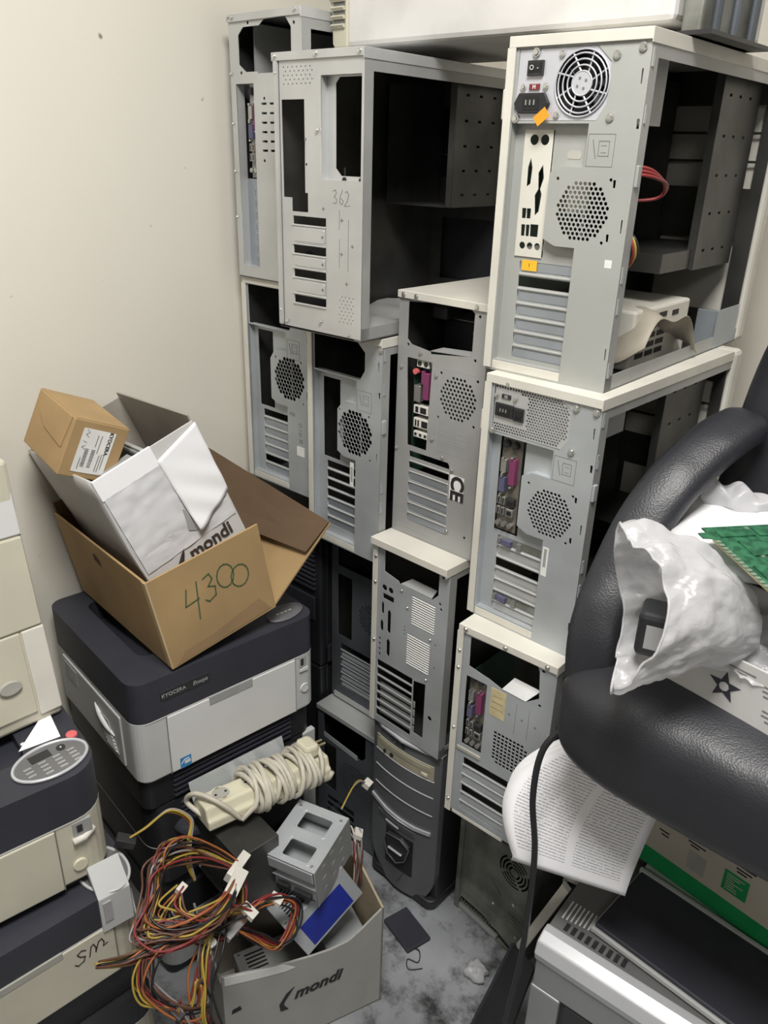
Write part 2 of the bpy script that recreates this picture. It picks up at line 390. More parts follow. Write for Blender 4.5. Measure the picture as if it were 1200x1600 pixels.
def ports(root, x, z, y, kind='full', board='shield_metal'):
    # ports of a motherboard seen in the connector opening; x,z = lower left of the 44 x 158 mm opening
    b = build('motherboard_edge', MB().box(x-.002, x+.0, y+.006, y+.15, z-.02, z+.150), 'board_dark', root)
    p = build('port_plate', MB().box(x, x+.036, y+.004, y+.005, z+.002, z+.156), board, root)
    def put(name, m, x0, x1, z0, z1, y0=-.004, y1=.004): return build(name, MB().box(x+x0, x+x1, y+y0, y+y1, z+z0, z+z1), m, p, bevel=.0006, seg=1)
    for q in (.009, .024):
        build('keyboard_port', MB().cyl((x+q, y-.002, z+.145), (x+q, y+.005, z+.145), .0062, n=14).cyl((x+q, y-.0022, z+.145), (x+q, y-.003, z+.145), .0042, n=10), 'chip', p)
    put('parallel_port', 'magenta', .020, .031, .083, .125, -.006)
    put('serial_port', 'port_metal', .004, .014, .100, .122, -.005); put('monitor_port', 'port_blue', .004, .014, .068, .092, -.006)
    for zz in (.065, .095, .098, .124):
        build('port_nut', MB().cyl((x+.009, y-.008, z+zz), (x+.009, y, z+zz), .0022, n=6), 'screw', p)
    for zz in (.080, .128): build('port_nut', MB().cyl((x+.0255, y-.008, z+zz), (x+.0255, y, z+zz), .0022, n=6), 'screw', p)
    for zz in (.047, .030):
        for q in (.003, .011): put('usb_port', 'port_metal', q, q+.006, zz, zz+.013); put('port_hole', 'black_hole', q+.0015, q+.0045, zz+.0015, zz+.0115, -.0045, .0)
        put('network_port', 'chip' if zz > .04 else 'port_metal', .020, .033, zz, zz+.013); put('port_hole', 'black_hole', .022, .031, zz+.002, zz+.010, -.0045, 0)
    for q in (.007, .018, .029):
        build('audio_jack', MB().cyl((x+q, y-.005, z+.015), (x+q, y+.004, z+.015), .0042, n=12).cyl((x+q, y-.0052, z+.015), (x+q, y-.0053, z+.015), .0022, n=8), 'port_metal', p)
def shield_holes(x, z):
    H = [disc(x+.013, z+.146, .0066, 12), disc(x+.029, z+.146, .0066, 12)]
    H += [[(x+.007, z+.088), (x+.013, z+.092), (x+.014, z+.112), (x+.0105, z+.124), (x+.007, z+.112)]]
    H += [[(x+.024, z+.052), (x+.030, z+.058), (x+.032, z+.080), (x+.029, z+.086), (x+.033, z+.100), (x+.030, z+.116), (x+.024, z+.106), (x+.026, z+.086), (x+.0215, z+.078)]]
    H += [rect(x+.004, x+.0105, z+.048, z+.061), rect(x+.0115, x+.018, z+.048, z+.061), rect(x+.005, x+.011, z+.025, z+.040), rect(x+.0125, x+.018, z+.025, z+.040), rect(x+.0195, x+.032, z+.025, z+.041)]
    H += [disc(x+q, z+.0125, .0048, 12) for q in (.009, .021, .033)]
    return H

def inwin(name, label, F, psu='none', slots=(), io='none', iob=.165, psuv=(.334, .416), grille='round', body='paint_grey', cover='cream', gv=.2285, gu=.127, smat='steel_blue', d=.44, strip='cream', open_right=True, group=None):
    # the recurring beige case: stepped rear wall, connector opening, fan perforation, seven card slots
    x, y, a, w, h, z = F
    t = thing(name, label, 'computer case', (x, y, z), a, group)
    p0, p1 = psuv
    io0, io1 = iob, iob+.158
    up = max(io0+.116, gv+.055) if grille == 'hex' else io0+.116
    rec = [(.0095, .016), (.1225, .016), (.1225, io0+.018), (.092, io0+.018), (.074, io0+.026), (.074, io0+.108), (.090, up), (.1225, up), (.1225, p0-.003), (.0095, p0-.003)]
    ph = [(.0125, p0), (.131, p0), (.143, p0+.018), (.143, p1-.018), (.122, p1), (.0125, p1)]
    holes = [rec, ph]
    if grille == 'round': holes += hexholes(gu, gv, .0362, .0064, .0025, 7)
    else: holes += hexholes(gu, gv, .0430, .0088, .0046, 6)
    for q in ((gu-.040, gv+.038), (gu+.035, gv+.039), (gu+.033, gv-.036) if grille == 'round' else (gu+.040, gv-.043)): holes.append(disc(*q, .0022, 8))
    holes += [rect(w-.009, w-.007, h-.058, h-.042), rect(w-.0065, w-.003, h-.106, h-.095), rect(w-.0085, w-.0067, .206, .222), rect(w-.006, w-.004, .045, .06)]
    if grille == 'round': holes += [rect(.1655, .169, gv+.030, gv+.039), rect(.1655, .169, gv-.034, gv-.025)]
    plate('rear_panel', rect(0, w, 0, h-.004), holes, body, t)
    s0, pitch, sh = .0165, .0203, .0142
    tops = [iob-.0075-pitch*i for i in range(7)]
    sh_holes = [rect(.0335, .1222, v-sh, v) for v in tops]
    inner_io = [rect(.0235, .0685, io0, io1)]
    plate('recess_panel', rect(.009, .1235, .0155, p0-.002), inner_io+sh_holes+[[(.076, io0+.028), (.093, io0+.0195), (.1222, io0+.0195), (.1222, up-.002), (.091, up-.002), (.076, io0+.106)]], body, t, y=.013)
    build('recess_rim', MB().ring(rec, 0, .013), body, t)
    rails(t, .034, .122, [v+.003 for v in tops[1:]], .012, 'steel_light')
    for c, v in zip(slots, tops):
        if c == 1: bracket(t, .0335, .1225, v-sh-.001, v+.001, .0135, smat)
        if c == 2:
            b = bracket(t, .0335, .1225, v-sh-.001, v+.001, .0135, 'steel_dirty')
            build('card_connector', MB().box(.045, .062, .005, .014, v-sh+.003, v-.003), 'port_blue', b)
            build('card_connector', MB().box(.072, .080, .007, .014, v-sh+.002, v-.002), 'port_metal', b); build('card_connector', MB().box(.036, .042, .007, .014, v-sh+.004, v-.004), 'port_metal', b)
    build('base_flange', MB().box(.009, .1225, -.001, .012, .002, .0155), cover, t, bevel=.001, seg=1)
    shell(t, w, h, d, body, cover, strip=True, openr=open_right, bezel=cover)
    # press marks: picture plate outline and step under the supply
    mk = MB()
    u0, v0 = .1245, io0+.117
    for q in (rect(u0, u0+.036, v0, v0+.0006), rect(u0, u0+.036, v0+.037, v0+.0376), rect(u0, u0+.0006, v0, v0+.037), rect(u0+.036, u0+.0366, v0, v0+.0376)): mk.prism(q, -.0009, -.0004, 'y')
    for q in ([(u0+.006, v0+.031), (u0+.012, v0+.009), (u0+.013, v0+.009), (u0+.007, v0+.031)], rect(u0+.015, u0+.030, v0+.012, v0+.0128), rect(u0+.015, u0+.030, v0+.029, v0+.0298), rect(u0+.015, u0+.0157, v0+.012, v0+.029), rect(u0+.029, u0+.0297, v0+.012, v0+.029), rect(u0+.019, u0+.026, v0+.016, v0+.0166), rect(u0+.019, u0+.026, v0+.024, v0+.0246)): mk.prism(q, -.0009, -.0004, 'y')
    build('pressed_mark', mk, 'ink_grey', t)
    for q in ((.1815, h-.020),): screw(t, *q)
    if open_right:
        for zz in (.03, .115, .155, h-.09, h-.03):
            build('side_hook', MB().box(w-.0002, w+.0012, .003, .0075, zz-.010, zz+.010).box(w-.0002, w+.0016, .0055, .0075, zz-.010, zz+.002), body, t)
        build('side_catch', MB().box(w-.001, w+.0035, .002, .011, .26, .285), body, t, bevel=.001)
    if io == 'ports': ports(t, .026, io0, .011)
    if io == 'shield':
        plate('connector_shield', rect(.0245, .0675, io0-.001, io1+.001), shield_holes(.0265, io0+.001), 'cream', t, y=.011)
    return t, tops, io0, (p0, p1), (w, h, d)
def supply_body(t, p0, p1, d=.14):
    return build('power_supply', MB().box(.012, .158, .004, d, p0-.003, p1+.001), 'steel_blue', t)

# ---- column by the chair, topmost
D1 = (.631, -.008, .015, .192, .431, 1.224)
t, tops, io0, (p0, p1), (w, h, d) = inwin('computer_case', 'beige computer case with round wire fan grille and power switch, atop its stack beside armchair', D1, psu='fan', slots=(1, 0, 1, 1, 1, 1, 1), io='shield', d=.50)
def d1_details(t):
    body = build('power_supply', MB().box(.012, .150, .030, .145, .333, .418), 'white_grey', t)
    pl = [(.0125, .3345), (.1305, .3345), (.1425, .3525), (.1425, .3975), (.1215, .4155), (.0125, .4155)]
    plate('supply_face', pl, [disc(.1065, .3755, .0372, 40)], 'silver_face', body, y=.001, t=.001)
    cx, cz = .1065, .3755
    for i, r in enumerate((.0135, .020, .0265, .033, .0372)):
        build('grille_ring', MB().tube([(cx+r*math.cos(q*PI/18), -.001, cz+r*math.sin(q*PI/18)) for q in range(36)], .0011, 6, closed=True), 'silver_face', body, smooth=True)
    for k in range(8):
        a = k*PI/4+.2
        build('grille_spoke', MB().tube([(cx+.012*math.cos(a), 0, cz+.012*math.sin(a)), (cx+.0375*math.cos(a+.25), 0, cz+.0375*math.sin(a+.25))], .0011, 6), 'silver_face', body)
    hub = build('grille_hub', MB().cyl((cx, -.0015, cz), (cx, 0, cz), .0138, n=24), 'silver_face', body)
    for k in range(4): build('hub_hole', MB().cyl((cx+.0065*math.cos(k*PI/2+.5), -.002, cz+.0065*math.sin(k*PI/2+.5)), (cx+.0065*math.cos(k*PI/2+.5), -.0014, cz+.0065*math.sin(k*PI/2+.5)), .0017, n=10), 'ink_grey', body)
    fan = MB()
    fan.cyl((cx, .012, cz), (cx, .026, cz), .016, n=18)
    for k in range(7):
        a = k*2*PI/7
        fan.slab([(cx+.014*math.cos(a), .013, cz+.014*math.sin(a)), (cx+.036*math.cos(a-.2), .013, cz+.036*math.sin(a-.2)), (cx+.036*math.cos(a+.45), .024, cz+.036*math.sin(a+.45)), (cx+.014*math.cos(a+.5), .024, cz+.014*math.sin(a+.5))], .0012)
    build('fan', fan, 'chip', body)
    build('fan_shroud', MB().ring(disc(cx, cz, .039, 28), .001, .03), 'chip', body)
    sw = build('rocker_switch', MB().box(.0275, .0505, -.0035, .004, .3855, .4030).prism([(-.002, .388), (-.0055, .4005), (-.0035, .4005), (-.0035, .388)], .030, .048, 'x'), 'chip', body, bevel=.0008)
    text('switch_mark', 'O  -', .008, 'white_mark', body, T(.039, -.0062, .3945), .0004)
    oc = [(.0118, .354), (.019, .3425), (.057, .3425), (.0648, .354), (.057, .3662), (.019, .3662)]
    so = build('mains_socket', MB().prism(oc, -.005, 0, 'y'), 'black_plastic', body, bevel=.0012)
    build('socket_well', MB().prism([(.026, .3465), (.050, .3465), (.050, .359), (.046, .363), (.030, .363), (.026, .359)], -.0056, -.005, 'y'), 'black_hole', body)
    for q in (.032, .038, .044): build('socket_pin', MB().box(q-.0008, q+.0008, -.0075, -.005, .352, .358), 'port_metal', body)
    build('voltage_selector', MB().box(.0315, .0468, -.0014, 0, .3697, .3765), 'red_dark', body)
    text('selector_mark', 'H', .0065, 'white_mark', body, T(.039, -.0017, .373), .0003, bold=.0002)
    for q in ((.0383, .4118), (.1497, .4045), (.1502, .3379), (.0145, .3367)): screw(t, *q)
    for q in ((.0229, .3732), (.0561, .3736), (.0755, .409), (.0755, .341)): screw(body, *q, r=.0032)
    tl = build('paper_tag', MB().box(-.010, .010, -.0006, 0, -.0065, .0065), 'orange', t); tl.matrix_local = T(.0575, -.0075, .3385, -.65)
    tl = build('paper_tag', MB().box(.038, .062, -.0006, 0, .1455, .1595), 'amber', t); tl.location.y = .0115
    text('tag_mark', '1', .007, 'ink', t, T(.05, .0105, .153), .0003)
    tl = build('paper_tag', MB().box(.1685, .1785, -.0008, -.0004, .1625, .1725), 'label', t, bevel=.0004); tl.rotation_euler.y = 0
    mk = MB().prism(rrect(.090, .111, .290, .300, .004, 3), -.0011, -.0007, 'y', T(0, .013, 0)); build('pressed_mark', mk, 'cream_dust', t)
    build('side_clip', MB().box(-.009, -.003, -.001, .012, .335, .372), 'cream', t, bevel=.002)
    # inside, seen through the open side
    cage(t, .03, .165, .31, .47, .135, .41)
    build('drive', MB().box(.035, .160, .20, .46, .137, .165), 'steel_shaded', t)
    mb = MB(); rails_ = build('card_retainer', MB().box(.03, .165, .13, .33, .002, .09), 'cream', t, bevel=.004)
    for i in range(3):
        for j in range(5):
            build('vent_slot', MB().box(.1645, .1658, .145+i*.034, .172+i*.034, .018+j*.0135, .026+j*.0135), 'black_hole', rails_)
    build('vent_slot', MB().box(.1645, .1658, .262, .285, .070, .078), 'black_hole', rails_)
    hol = []
    for i in range(11):
        for j in range(5): hol.append(disc(.20+i*.014, .10+j*.012, .0028, 6))
    mother = build('motherboard', MB().box(.012, .014, .02, .25, .10, .33), 'board_dark', t)
    build('heat_sink', MB().box(.014, .06, .08, .14, .22, .28), 'port_metal', mother)
    build('card_slot', MB().box(.014, .026, .06, .2, .14, .147).box(.014, .026, .06, .2, .165, .172), 'conn', mother)
    # power leads looped out of the side
    for k in range(3):
        pts = smooth_path([(.12, .05, .27), (.165, .012+.002*k, .283-.004*k), (.197+.001*k, .03, .281-.004*k), (.20, .075+.004*k, .262), (.185, .085, .245), (.13, .06, .24)], 8)
        build('power_lead', MB().tube(pts, .0022, 6), 'red_wire', t, smooth=True)
    for k, m in enumerate(('red_wire', 'yellow_wire', 'black_wire')):
        build('power_lead', MB().tube(smooth_path([(.15, .05, .21), (.188, .022+.006*k, .20), (.19, .03+.006*k, .17), (.15, .05, .14)], 8), .0018, 6), m, t, smooth=True)
    build('foot_plate', MB().box(.1905, .1925, .39, .49, .002, .066).box(.15, .1925, .41, .412, .002, .062), 'steel_blue', t, bevel=.002)
mat('silver_face', (.62, .63, .68), .35, .3, .04, 8)
mat('red_dark', (.20, .03, .04), .5)
d1_details(t)

# ---- second in that column: honeycomb supply
D2 = (.650, -.027, -.021, .189, .409, .815)
t, tops, io0, (p0, p1), (w, h, d) = inwin('computer_case', 'blue-grey steel computer case with honeycomb power supply vent, behind chair armrest', D2, slots=(2, 1, 0, 1, 1, 2, 1), io='ports', iob=.1595, psuv=(.3225, .4005), gu=.127, gv=.2215, body='steel', smat='steel_light')
def d2_details(t, p0, p1):
    body = build('power_supply', MB().box(.012, .150, .012, .150, p0, p1), 'steel', t)
    face = [(.0135, p0+.001), (.132, p0+.001), (.1445, p0+.014), (.1445, p1-.012), (.122, p1-.001), (.0135, p1-.001)]
    hs = []
    dy = .0047*.866
    for j in range(30):
        for i in range(40):
            u, v = .016+(i+(.5 if j % 2 else 0))*.0047, p0+.0045+j*dy
            if v > p1-.005 or u > .1405: continue
            if u > .128 and v < p0+.008+(u-.128): continue
            if u > .118 and v > p1-.003-(u-.118)*.75: continue
            if u < .071 and p0+.0165 < v < p1-.016: continue
            if u < .057 and p0+.0165 < v < p1-.012: continue
            hs.append(disc(u, v, .00185, 6))
    plate('supply_face', face, hs, 'steel_light', body, y=.001, t=.001)
    so = build('mains_socket', MB().box(.0168, .049, -.003, .0, p0+.026, p0+.046), 'black_plastic', body, bevel=.0008)
    build('socket_well', MB().prism([(.022, p0+.029), (.043, p0+.029), (.043, p0+.040), (.039, p0+.043), (.026, p0+.043), (.022, p0+.040)], -.0036, -.003, 'y'), 'black_hole', body)
    for q in (.028, .033, .038): build('socket_pin', MB().box(q-.0008, q+.0008, -.0055, -.003, p0+.034, p0+.039), 'port_metal', body)
    build('rocker_switch', MB().box(.050, .067, -.003, 0, p0+.0245, p0+.045).prism([(-.002, p0+.027), (-.0052, p0+.043), (-.003, p0+.043), (-.003, p0+.027)], .0525, .0645, 'x'), 'chip', body, bevel=.0006)
    build('voltage_selector', MB().box(.026, .0418, -.0012, 0, p0+.0535, p0+.060), 'chip', body)
    build('selector_knob', MB().box(.031, .037, -.0018, -.001, p0+.0545, p0+.059), 'port_metal', body)
    for q in ((.0366, .3989), (.1504, .3882), (.0144, .3243), (.1509, .3251)): screw(t, *q)
    for q in ((.017, .3785), (.0504, .3799)): screw(body, *q, r=.0032)
    lb = build('barcode_label', MB().box(.1245, .1345, -.001, -.0005, .1195, .1675), 'label', t)
    for k in range(14): build('barcode_bar', MB().box(.127, .1318, -.0013, -.0009, .135+k*.0022, .1362+k*.0022), 'ink_grey', lb)
    build('side_clip', MB().box(-.009, -.003, -.001, .012, .32, .352), 'cream', t, bevel=.002)
    cage(t, .03, .165, .25, .40, .12, .39)
    build('supply_sticker', MB().box(.1502, .1506, .02, .06, p0+.004, p1-.004), 'label', body)
d2_details(t, p0, p1)

# ---- third: beige cover, square mesh, yellow sticker
def case_d3():
    x, y, a, w, h, z = F = (.662, -.066, .02, .181, .402, .413)
    t = thing('computer_case', 'grey computer case with cream top cover and yellow paper sticker on its back', 'computer case', (x, y, z), a)
    holes = [[(.0215, .328), (.0665, .320), (.088, .3135), (.134, .3125), (.1555, .330), (.151, .378), (.1465, .3885), (.0215, .3845)]]
    holes += [rect(.019, .060, .1655, .308)]
    holes += sqholes(.114, .194, .037, .0074, .0027)
    sl = [.1385, .118, .0975, .077, .0565, .036]
    holes += [rect(.027, .1178, v-.0145, v) for v in sl]
    for cu in ((.1455, .10), (.1455, .05)):
        for i in range(3):
            for j in range(7): holes.append(disc(cu[0]+i*.006, cu[1]+j*.0055+(i % 2)*.0027, .0014, 6))
    for u, v in ((.1571, .3821), (.1578, .3177)): holes.append(disc(u, v, .0028, 8))
    plate('rear_panel', rect(.004, w, .008, h-.010), holes, 'steel', t)
    rails(t, .024, .118, [v+.003 for v in sl[1:]], 0, 'steel_light')
    for i, v in enumerate(sl):
        if i in (1, 2, 4, 5): bracket(t, .026, .1185, v-.0155, v+.001, .001, 'steel')
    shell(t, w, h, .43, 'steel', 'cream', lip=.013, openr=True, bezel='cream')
    build('base_flange', MB().box(.010, .119, -.001, .012, .001, .009), 'cream', t, bevel=.001, seg=1)
    ports(t, .0215, .159, .004)
    build('connector_shelf', MB().box(.011, .060, -.003, .004, .150, .1575), 'cream_dust', t, bevel=.001)
    tg = build('bent_tab', MB().slab([(.0885, -.001, .3145), (.1335, -.001, .3130), (.1475, .020, .3285), (.098, .020, .330)], .001), 'steel_light', t)
    st = build('paper_sticker', MB().box(.069, .098, -.0012, -.0007, .2545, .309), 'yellow_label', t)
    mb = MB()
    for k in range(3): mb.box(.071+k*.002, .094-k*.002, -.0016, -.0012, .271+k*.012, .2718+k*.012)
    build('sticker_crease', mb, 'brass', st)
    mk = MB()
    for u, v in ((.1062, .2736), (.1305, .274), (.155, .2724)): mk.box(u-.0025, u+.0025, -.001, -.0006, v-.0006, v+.0006); mk.box(u-.0006, u+.0006, -.001, -.0006, v-.0025, v+.0025)
    for u in (.118, .142): mk.box(u, u+.0005, -.001, -.0006, .24, .30)
    build('pressed_mark', mk, 'ink_grey', t)
    for u, v in ((.0125, .397), (.089, .3955), (.1647, .3955)): screw(t, u, v, -.0045, .0034)
    for v in (.353, .3194, .1947, .0325): screw(t, .0035, v, -.0048, .0026)
case_d3()

# ---- bottom of that column: dirty case with fan slots
def case_d4():
    t = thing('computer_case', 'dirty dark grey computer case with slotted round fan vent, standing on the floor', 'computer case', (.612, .07, 0), -.12)
    w, h = .19, .413
    holes = []
    cx, cz = .1415, .2205
    for r0, r1 in ((.010, .014), (.018, .022), (.026, .030), (.034, .038)):
        for k in range(4):
            a0, a1 = k*PI/2+.32+r0*9, (k+1)*PI/2+.10+r0*9
            n = 7
            holes.append([(cx+r0*math.cos(a0+(a1-a0)*i/n), cz+r0*math.sin(a0+(a1-a0)*i/n)) for i in range(n+1)] + [(cx+r1*math.cos(a1-(a1-a0)*i/n), cz+r1*math.sin(a1-(a1-a0)*i/n)) for i in range(n+1)])
    for i in range(14):
        for j in range(4): holes.append(rect(.012+i*.0072+j*.0004, .0165+i*.0072+j*.0004, .030+j*.010+i*.00011, .0325+j*.010+i*.00011))
    for i in range(6):
        for j in range(3): holes.append(rect(.128+i*.0075+j*.0003, .1325+i*.0075+j*.0003, .0853+j*.010+i*.00013, .0878+j*.010+i*.00013))
    lowv = [q for q in holes if q[0][1] < .078 and q[2][1] < .078]; midv = [q for q in holes if q not in lowv and max(p[1] for p in q) < .130]
    upv = [q for q in holes if q not in lowv and q not in midv]+[rect(.02, .12, .33, .39)]
    fanv = [q for q in upv if len(q) > 4]
    plate('rear_panel', rect(.004, .0985, .130, h-.003), [rect(.02, .092, .33, .39)], 'steel_dirty', t)
    plate('fan_plate', rect(.0986, w, .1752, .2668), fanv, 'steel_dirty', t)
    plate('rear_panel', rect(.0986, w, .130, .1751), [], 'steel_dirty', t); plate('rear_panel', rect(.0986, w, .2669, h-.003), [], 'steel_dirty', t)
    plate('vent_strip', rect(.004, w, .078, .1298), midv, 'steel_dirty', t); plate('vent_strip', rect(.004, w, .006, .0778), lowv, 'steel_dirty', t)
    shell(t, w, h, .43, 'steel_dirty', 'steel_dirty', lip=.008, openr=False, bezel='black_plastic', right='steel_dirty')
    build('base_flange', MB().box(.0, .115, -.001, .012, .002, .011), 'steel_grey', t, bevel=.001)
    build('crossbar', MB().slab([(.066, -.0006, .180), (.071, -.0006, .176), (.118, -.0006, .138), (.115, -.0006, .134)], .0008), 'steel_grey', t)
    for q in ((.15, .14), (.10, .10), (.165, .06)): screw(t, *q, r=.003)
case_d4()

# ---- column C: grey case with certification mark, steel skeleton, black tower
def case_c1():
    t = thing('computer_case', 'plain grey steel computer case with a large black conformity mark sticker', 'computer case', (.408, .046, .863), -.018)
    w, h = .186, .444
    psu = [(.0205, .3655), (.030, .357), (.072, .3515), (.0735, .3475), (.1585, .3575), (.1590, .4265), (.152, .4315), (.091, .4325), (.0215, .4275)]
    holes = [psu, [(.0295, .177), (.0735, .177), (.078, .334), (.0225, .334)]]
    holes += hexholes(.136, .2825, .0365, .0078, .0027, 8)
    sl = [.168-.0203*i for i in range(7)]
    holes += [[(.036, .1565), (.1275, .1565), (.1275, .1625), (.124, .1675), (.036, .1675)]] + [rect(.036, .1275, v-.0125, v-.001) for v in sl[1:2]]
    for u, v in ((.0984, .3207), (.1741, .3205), (.0962, .244), (.1722, .2437), (.1689, .423), (.1657, .3532), (.023, .3558), (.1703, .0401)): holes.append(disc(u, v, .0026, 8))
    holes += [rect(.036, .1275, v-.0155, v-.001) for v in sl[2:]]
    plate('rear_panel', rect(0, w, .002, h-.004), holes, 'steel_grey', t)
    rails(t, .036, .1275, [v+.001 for v in sl[1:]], .0, 'steel_light', .0014)
    for v in sl[2:]: bracket(t, .035, .128, v-.0165, v, .001, 'steel_blue')
    shell(t, w, h, .42, 'steel_grey', 'cream', lip=.012, openr=False, bezel='cream', strip=False, right='steel_grey')
    # motherboard ports on black background
    build('motherboard', MB().box(.030, .032, .01, .25, .12, .335), 'board_dark', t)
    def put(n, m, x0, x1, z0, z1, y0=.004, y1=.02): return build(n, MB().box(x0, x1, y0, y1, z0, z1), m, t, bevel=.0006, seg=1)
    put('keyboard_port', 'conn', .040, .067, .320, .333)
    for q in (.0465, .0605): build('port_hole', MB().cyl((q, .0035, .3265), (q, .0045, .3265), .0045, n=12), 'chip', t)
    put('parallel_port', 'magenta', .0555, .068, .265, .311); put('serial_port', 'port_metal', .036, .050, .258, .287); put('joystick_port', 'magenta', .051, .056, .291, .314)
    build('audio_jack', MB().cyl((.0375, .003, .3107), (.0375, .012, .3107), .005, n=12), 'red_btn', t)
    put('usb_block', 'conn', .037, .070, .237, .252); put('port_hole', 'black_hole', .041, .048, .239, .250, .0035, .005); put('port_hole', 'black_hole', .052, .066, .239, .250, .0035, .005)
    put('network_block', 'conn', .038, .075, .212, .229); put('port_hole', 'black_hole', .041, .045, .214, .226, .0035, .005); put('port_hole', 'black_hole', .047, .051, .214, .226, .0035, .005); put('port_hole', 'black_hole', .056, .070, .214, .226, .0035, .005)
    put('audio_block', 'conn', .039, .073, .194, .205)
    for q in (.044, .055, .066): build('port_hole', MB().cyl((q, .0035, .1995), (q, .0045, .1995), .003, n=10), 'chip', t)
    lb = build('mark_label', MB().box(.131, .1615, -.0012, -.0007, .104, .149), 'label', t)
    text('conformity_mark', 'CE', .038, 'ink', lb, T(.1465, -.0016, .1265, PI/2), .0005, bold=.0014)
    for q in ((.0096, .3153), (.0045, .1651), (.0513, .3457), (.0883, .3137), (.0862, .2013), (.1111, .174), (.1338, .157), (.131, .0398)): screw(t, *q, r=.003)
    for q in ((.012, .438), (.040, .438), (.165, .438)): screw(t, *q, -.0045, .0034)
    build('bent_tab', MB().slab([(.072, 0, .352), (.158, 0, .357), (.150, .018, .361), (.085, .018, .357)], .001), 'steel_grey', t)
    mk = MB()
    def frame(u0, u1, v0, v1, e=.0006):
        for q in (rect(u0, u1, v0, v0+e), rect(u0, u1, v1-e, v1), rect(u0, u0+e, v0, v1), rect(u1-e, u1, v0, v1)): mk.prism(q, -.0009, -.0005, 'y')
    frame(.0955, .1775, .186, .329); frame(.103, .126, .2165, .2265); frame(.138, .161, .2165, .2265); frame(.109, .157, .203, .2095)
    for q in ([(.012, .017), (.115, .0145), (.115, .0152), (.012, .0178)], [(.134, .012), (.152, .010), (.152, .0107), (.134, .0127)]): mk.prism(q, -.0012, -.0005, 'y')
    build('pressed_mark', mk, 'steel', t)
    d = build('optical_drive', MB().box(.02, .168, .10, .40, .338, .388), 'black_plastic', t, bevel=.002)
    build('drive_lid', MB().box(.022, .166, .102, .40, .388, .3895), 'steel_grey', d)
    build('drive_label', MB().box(.085, .105, .0985, .0995, .368, .374), 'label', d)
    build('data_plug', MB().box(.03, .062, .05, .10, .395, .418), 'chip', t, bevel=.004)
case_c1()
def case_c2():
    t = thing('computer_case', 'bare steel computer case with two blocks of white louvres on its back', 'computer case', (.405, .005, .437), -.03)
    w, h = .181, .426
    psu = [(.024, .358), (.060, .351), (.064, .346), (.143, .346), (.157, .361), (.157, .405), (.150, .412), (.095, .4125), (.080, .405), (.060, .413), (.024, .412)]
    holes = [psu, disc(.0256, .3232, .0062, 12), disc(.0419, .3230, .0062, 12), rect(.0225, .0505, .299, .3105)]
    def dsub(u, v0, v1, q=.0042): return [(u-q, v0+.006), (u, v0), (u+q, v0+.006), (u+q, v1-.006), (u, v1), (u-q, v1-.006)]
    holes += [dsub(.040, .226, .2805), dsub(.0395, .1725, .2145), dsub(.0212, .223, .2505, .0036), dsub(.0225, .262, .292, .003)]
    holes += [disc(.0165, .205-.012*i, .003, 8) for i in range(4)]
    holes += [rect(.0965, .152, .2745, .3355), rect(.088, .1445, .1815, .2505)]
    sl = [.1545-.0203*i for i in range(7)]
    holes += [rect(.0125, .106, v-.0145, v) for v in sl] + [[(.1095, .030), (.139, .030), (.139, .158), (.1095, .152)]]
    holes += [disc(.1538, .0869, .005, 10), disc(.166, .40, .0028, 8), disc(.162, .345, .0028, 8), disc(.165, .335, .0028, 8)]
    holes += [disc(.157, .255-.05*i, .002, 6) for i in range(2)] + [disc(.080, .26-.008*i, .002, 6) for i in range(3)]
    plate('rear_panel', rect(.002, w, .002, h-.006), holes, 'steel', t)
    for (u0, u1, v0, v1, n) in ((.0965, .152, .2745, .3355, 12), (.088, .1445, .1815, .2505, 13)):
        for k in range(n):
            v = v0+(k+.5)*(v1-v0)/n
            build('louvre', MB().slab([(u0, -.0012, v-.0013), (u1, -.0012, v-.0013), (u1, .0012, v+.0008), (u0, .0012, v+.0008)], .0005), 'white_plastic', t)  # metal slats coloured white to carry the light they catch
    rails(t, .012, .1065, [v+.003 for v in sl[1:]], 0, 'steel_light', .0016)
    for i, v in enumerate(sl):
        if i in (3, 4, 5, 6): bracket(t, .012, .107, v-.0155, v+.001, .010, 'steel_grey')
    shell(t, w, h, .42, 'steel', 'cream', lip=.014, openr=True, bezel='grey_plastic', strip=True, lipy=.012)
    build('bent_tab', MB().slab([(.066, 0, .347), (.142, 0, .347), (.136, .022, .352), (.075, .022, .352)], .001), 'steel_light', t)
    for q in ((.005, .385), (.005, .33), (.005, .20)): screw(t, *q, -.0048, .003)
    for q in ((.07, .335), (.086, .305), (.145, .262), (.14, .17)): screw(t, *q, r=.0022)
    build('side_step', MB().box(w-.03, w, .02, .40, .002, .012), 'steel_dark', t)
case_c2()
mat('bezel_grey', (.17, .175, .19), .36, .25, .06, 6, .03, 300)
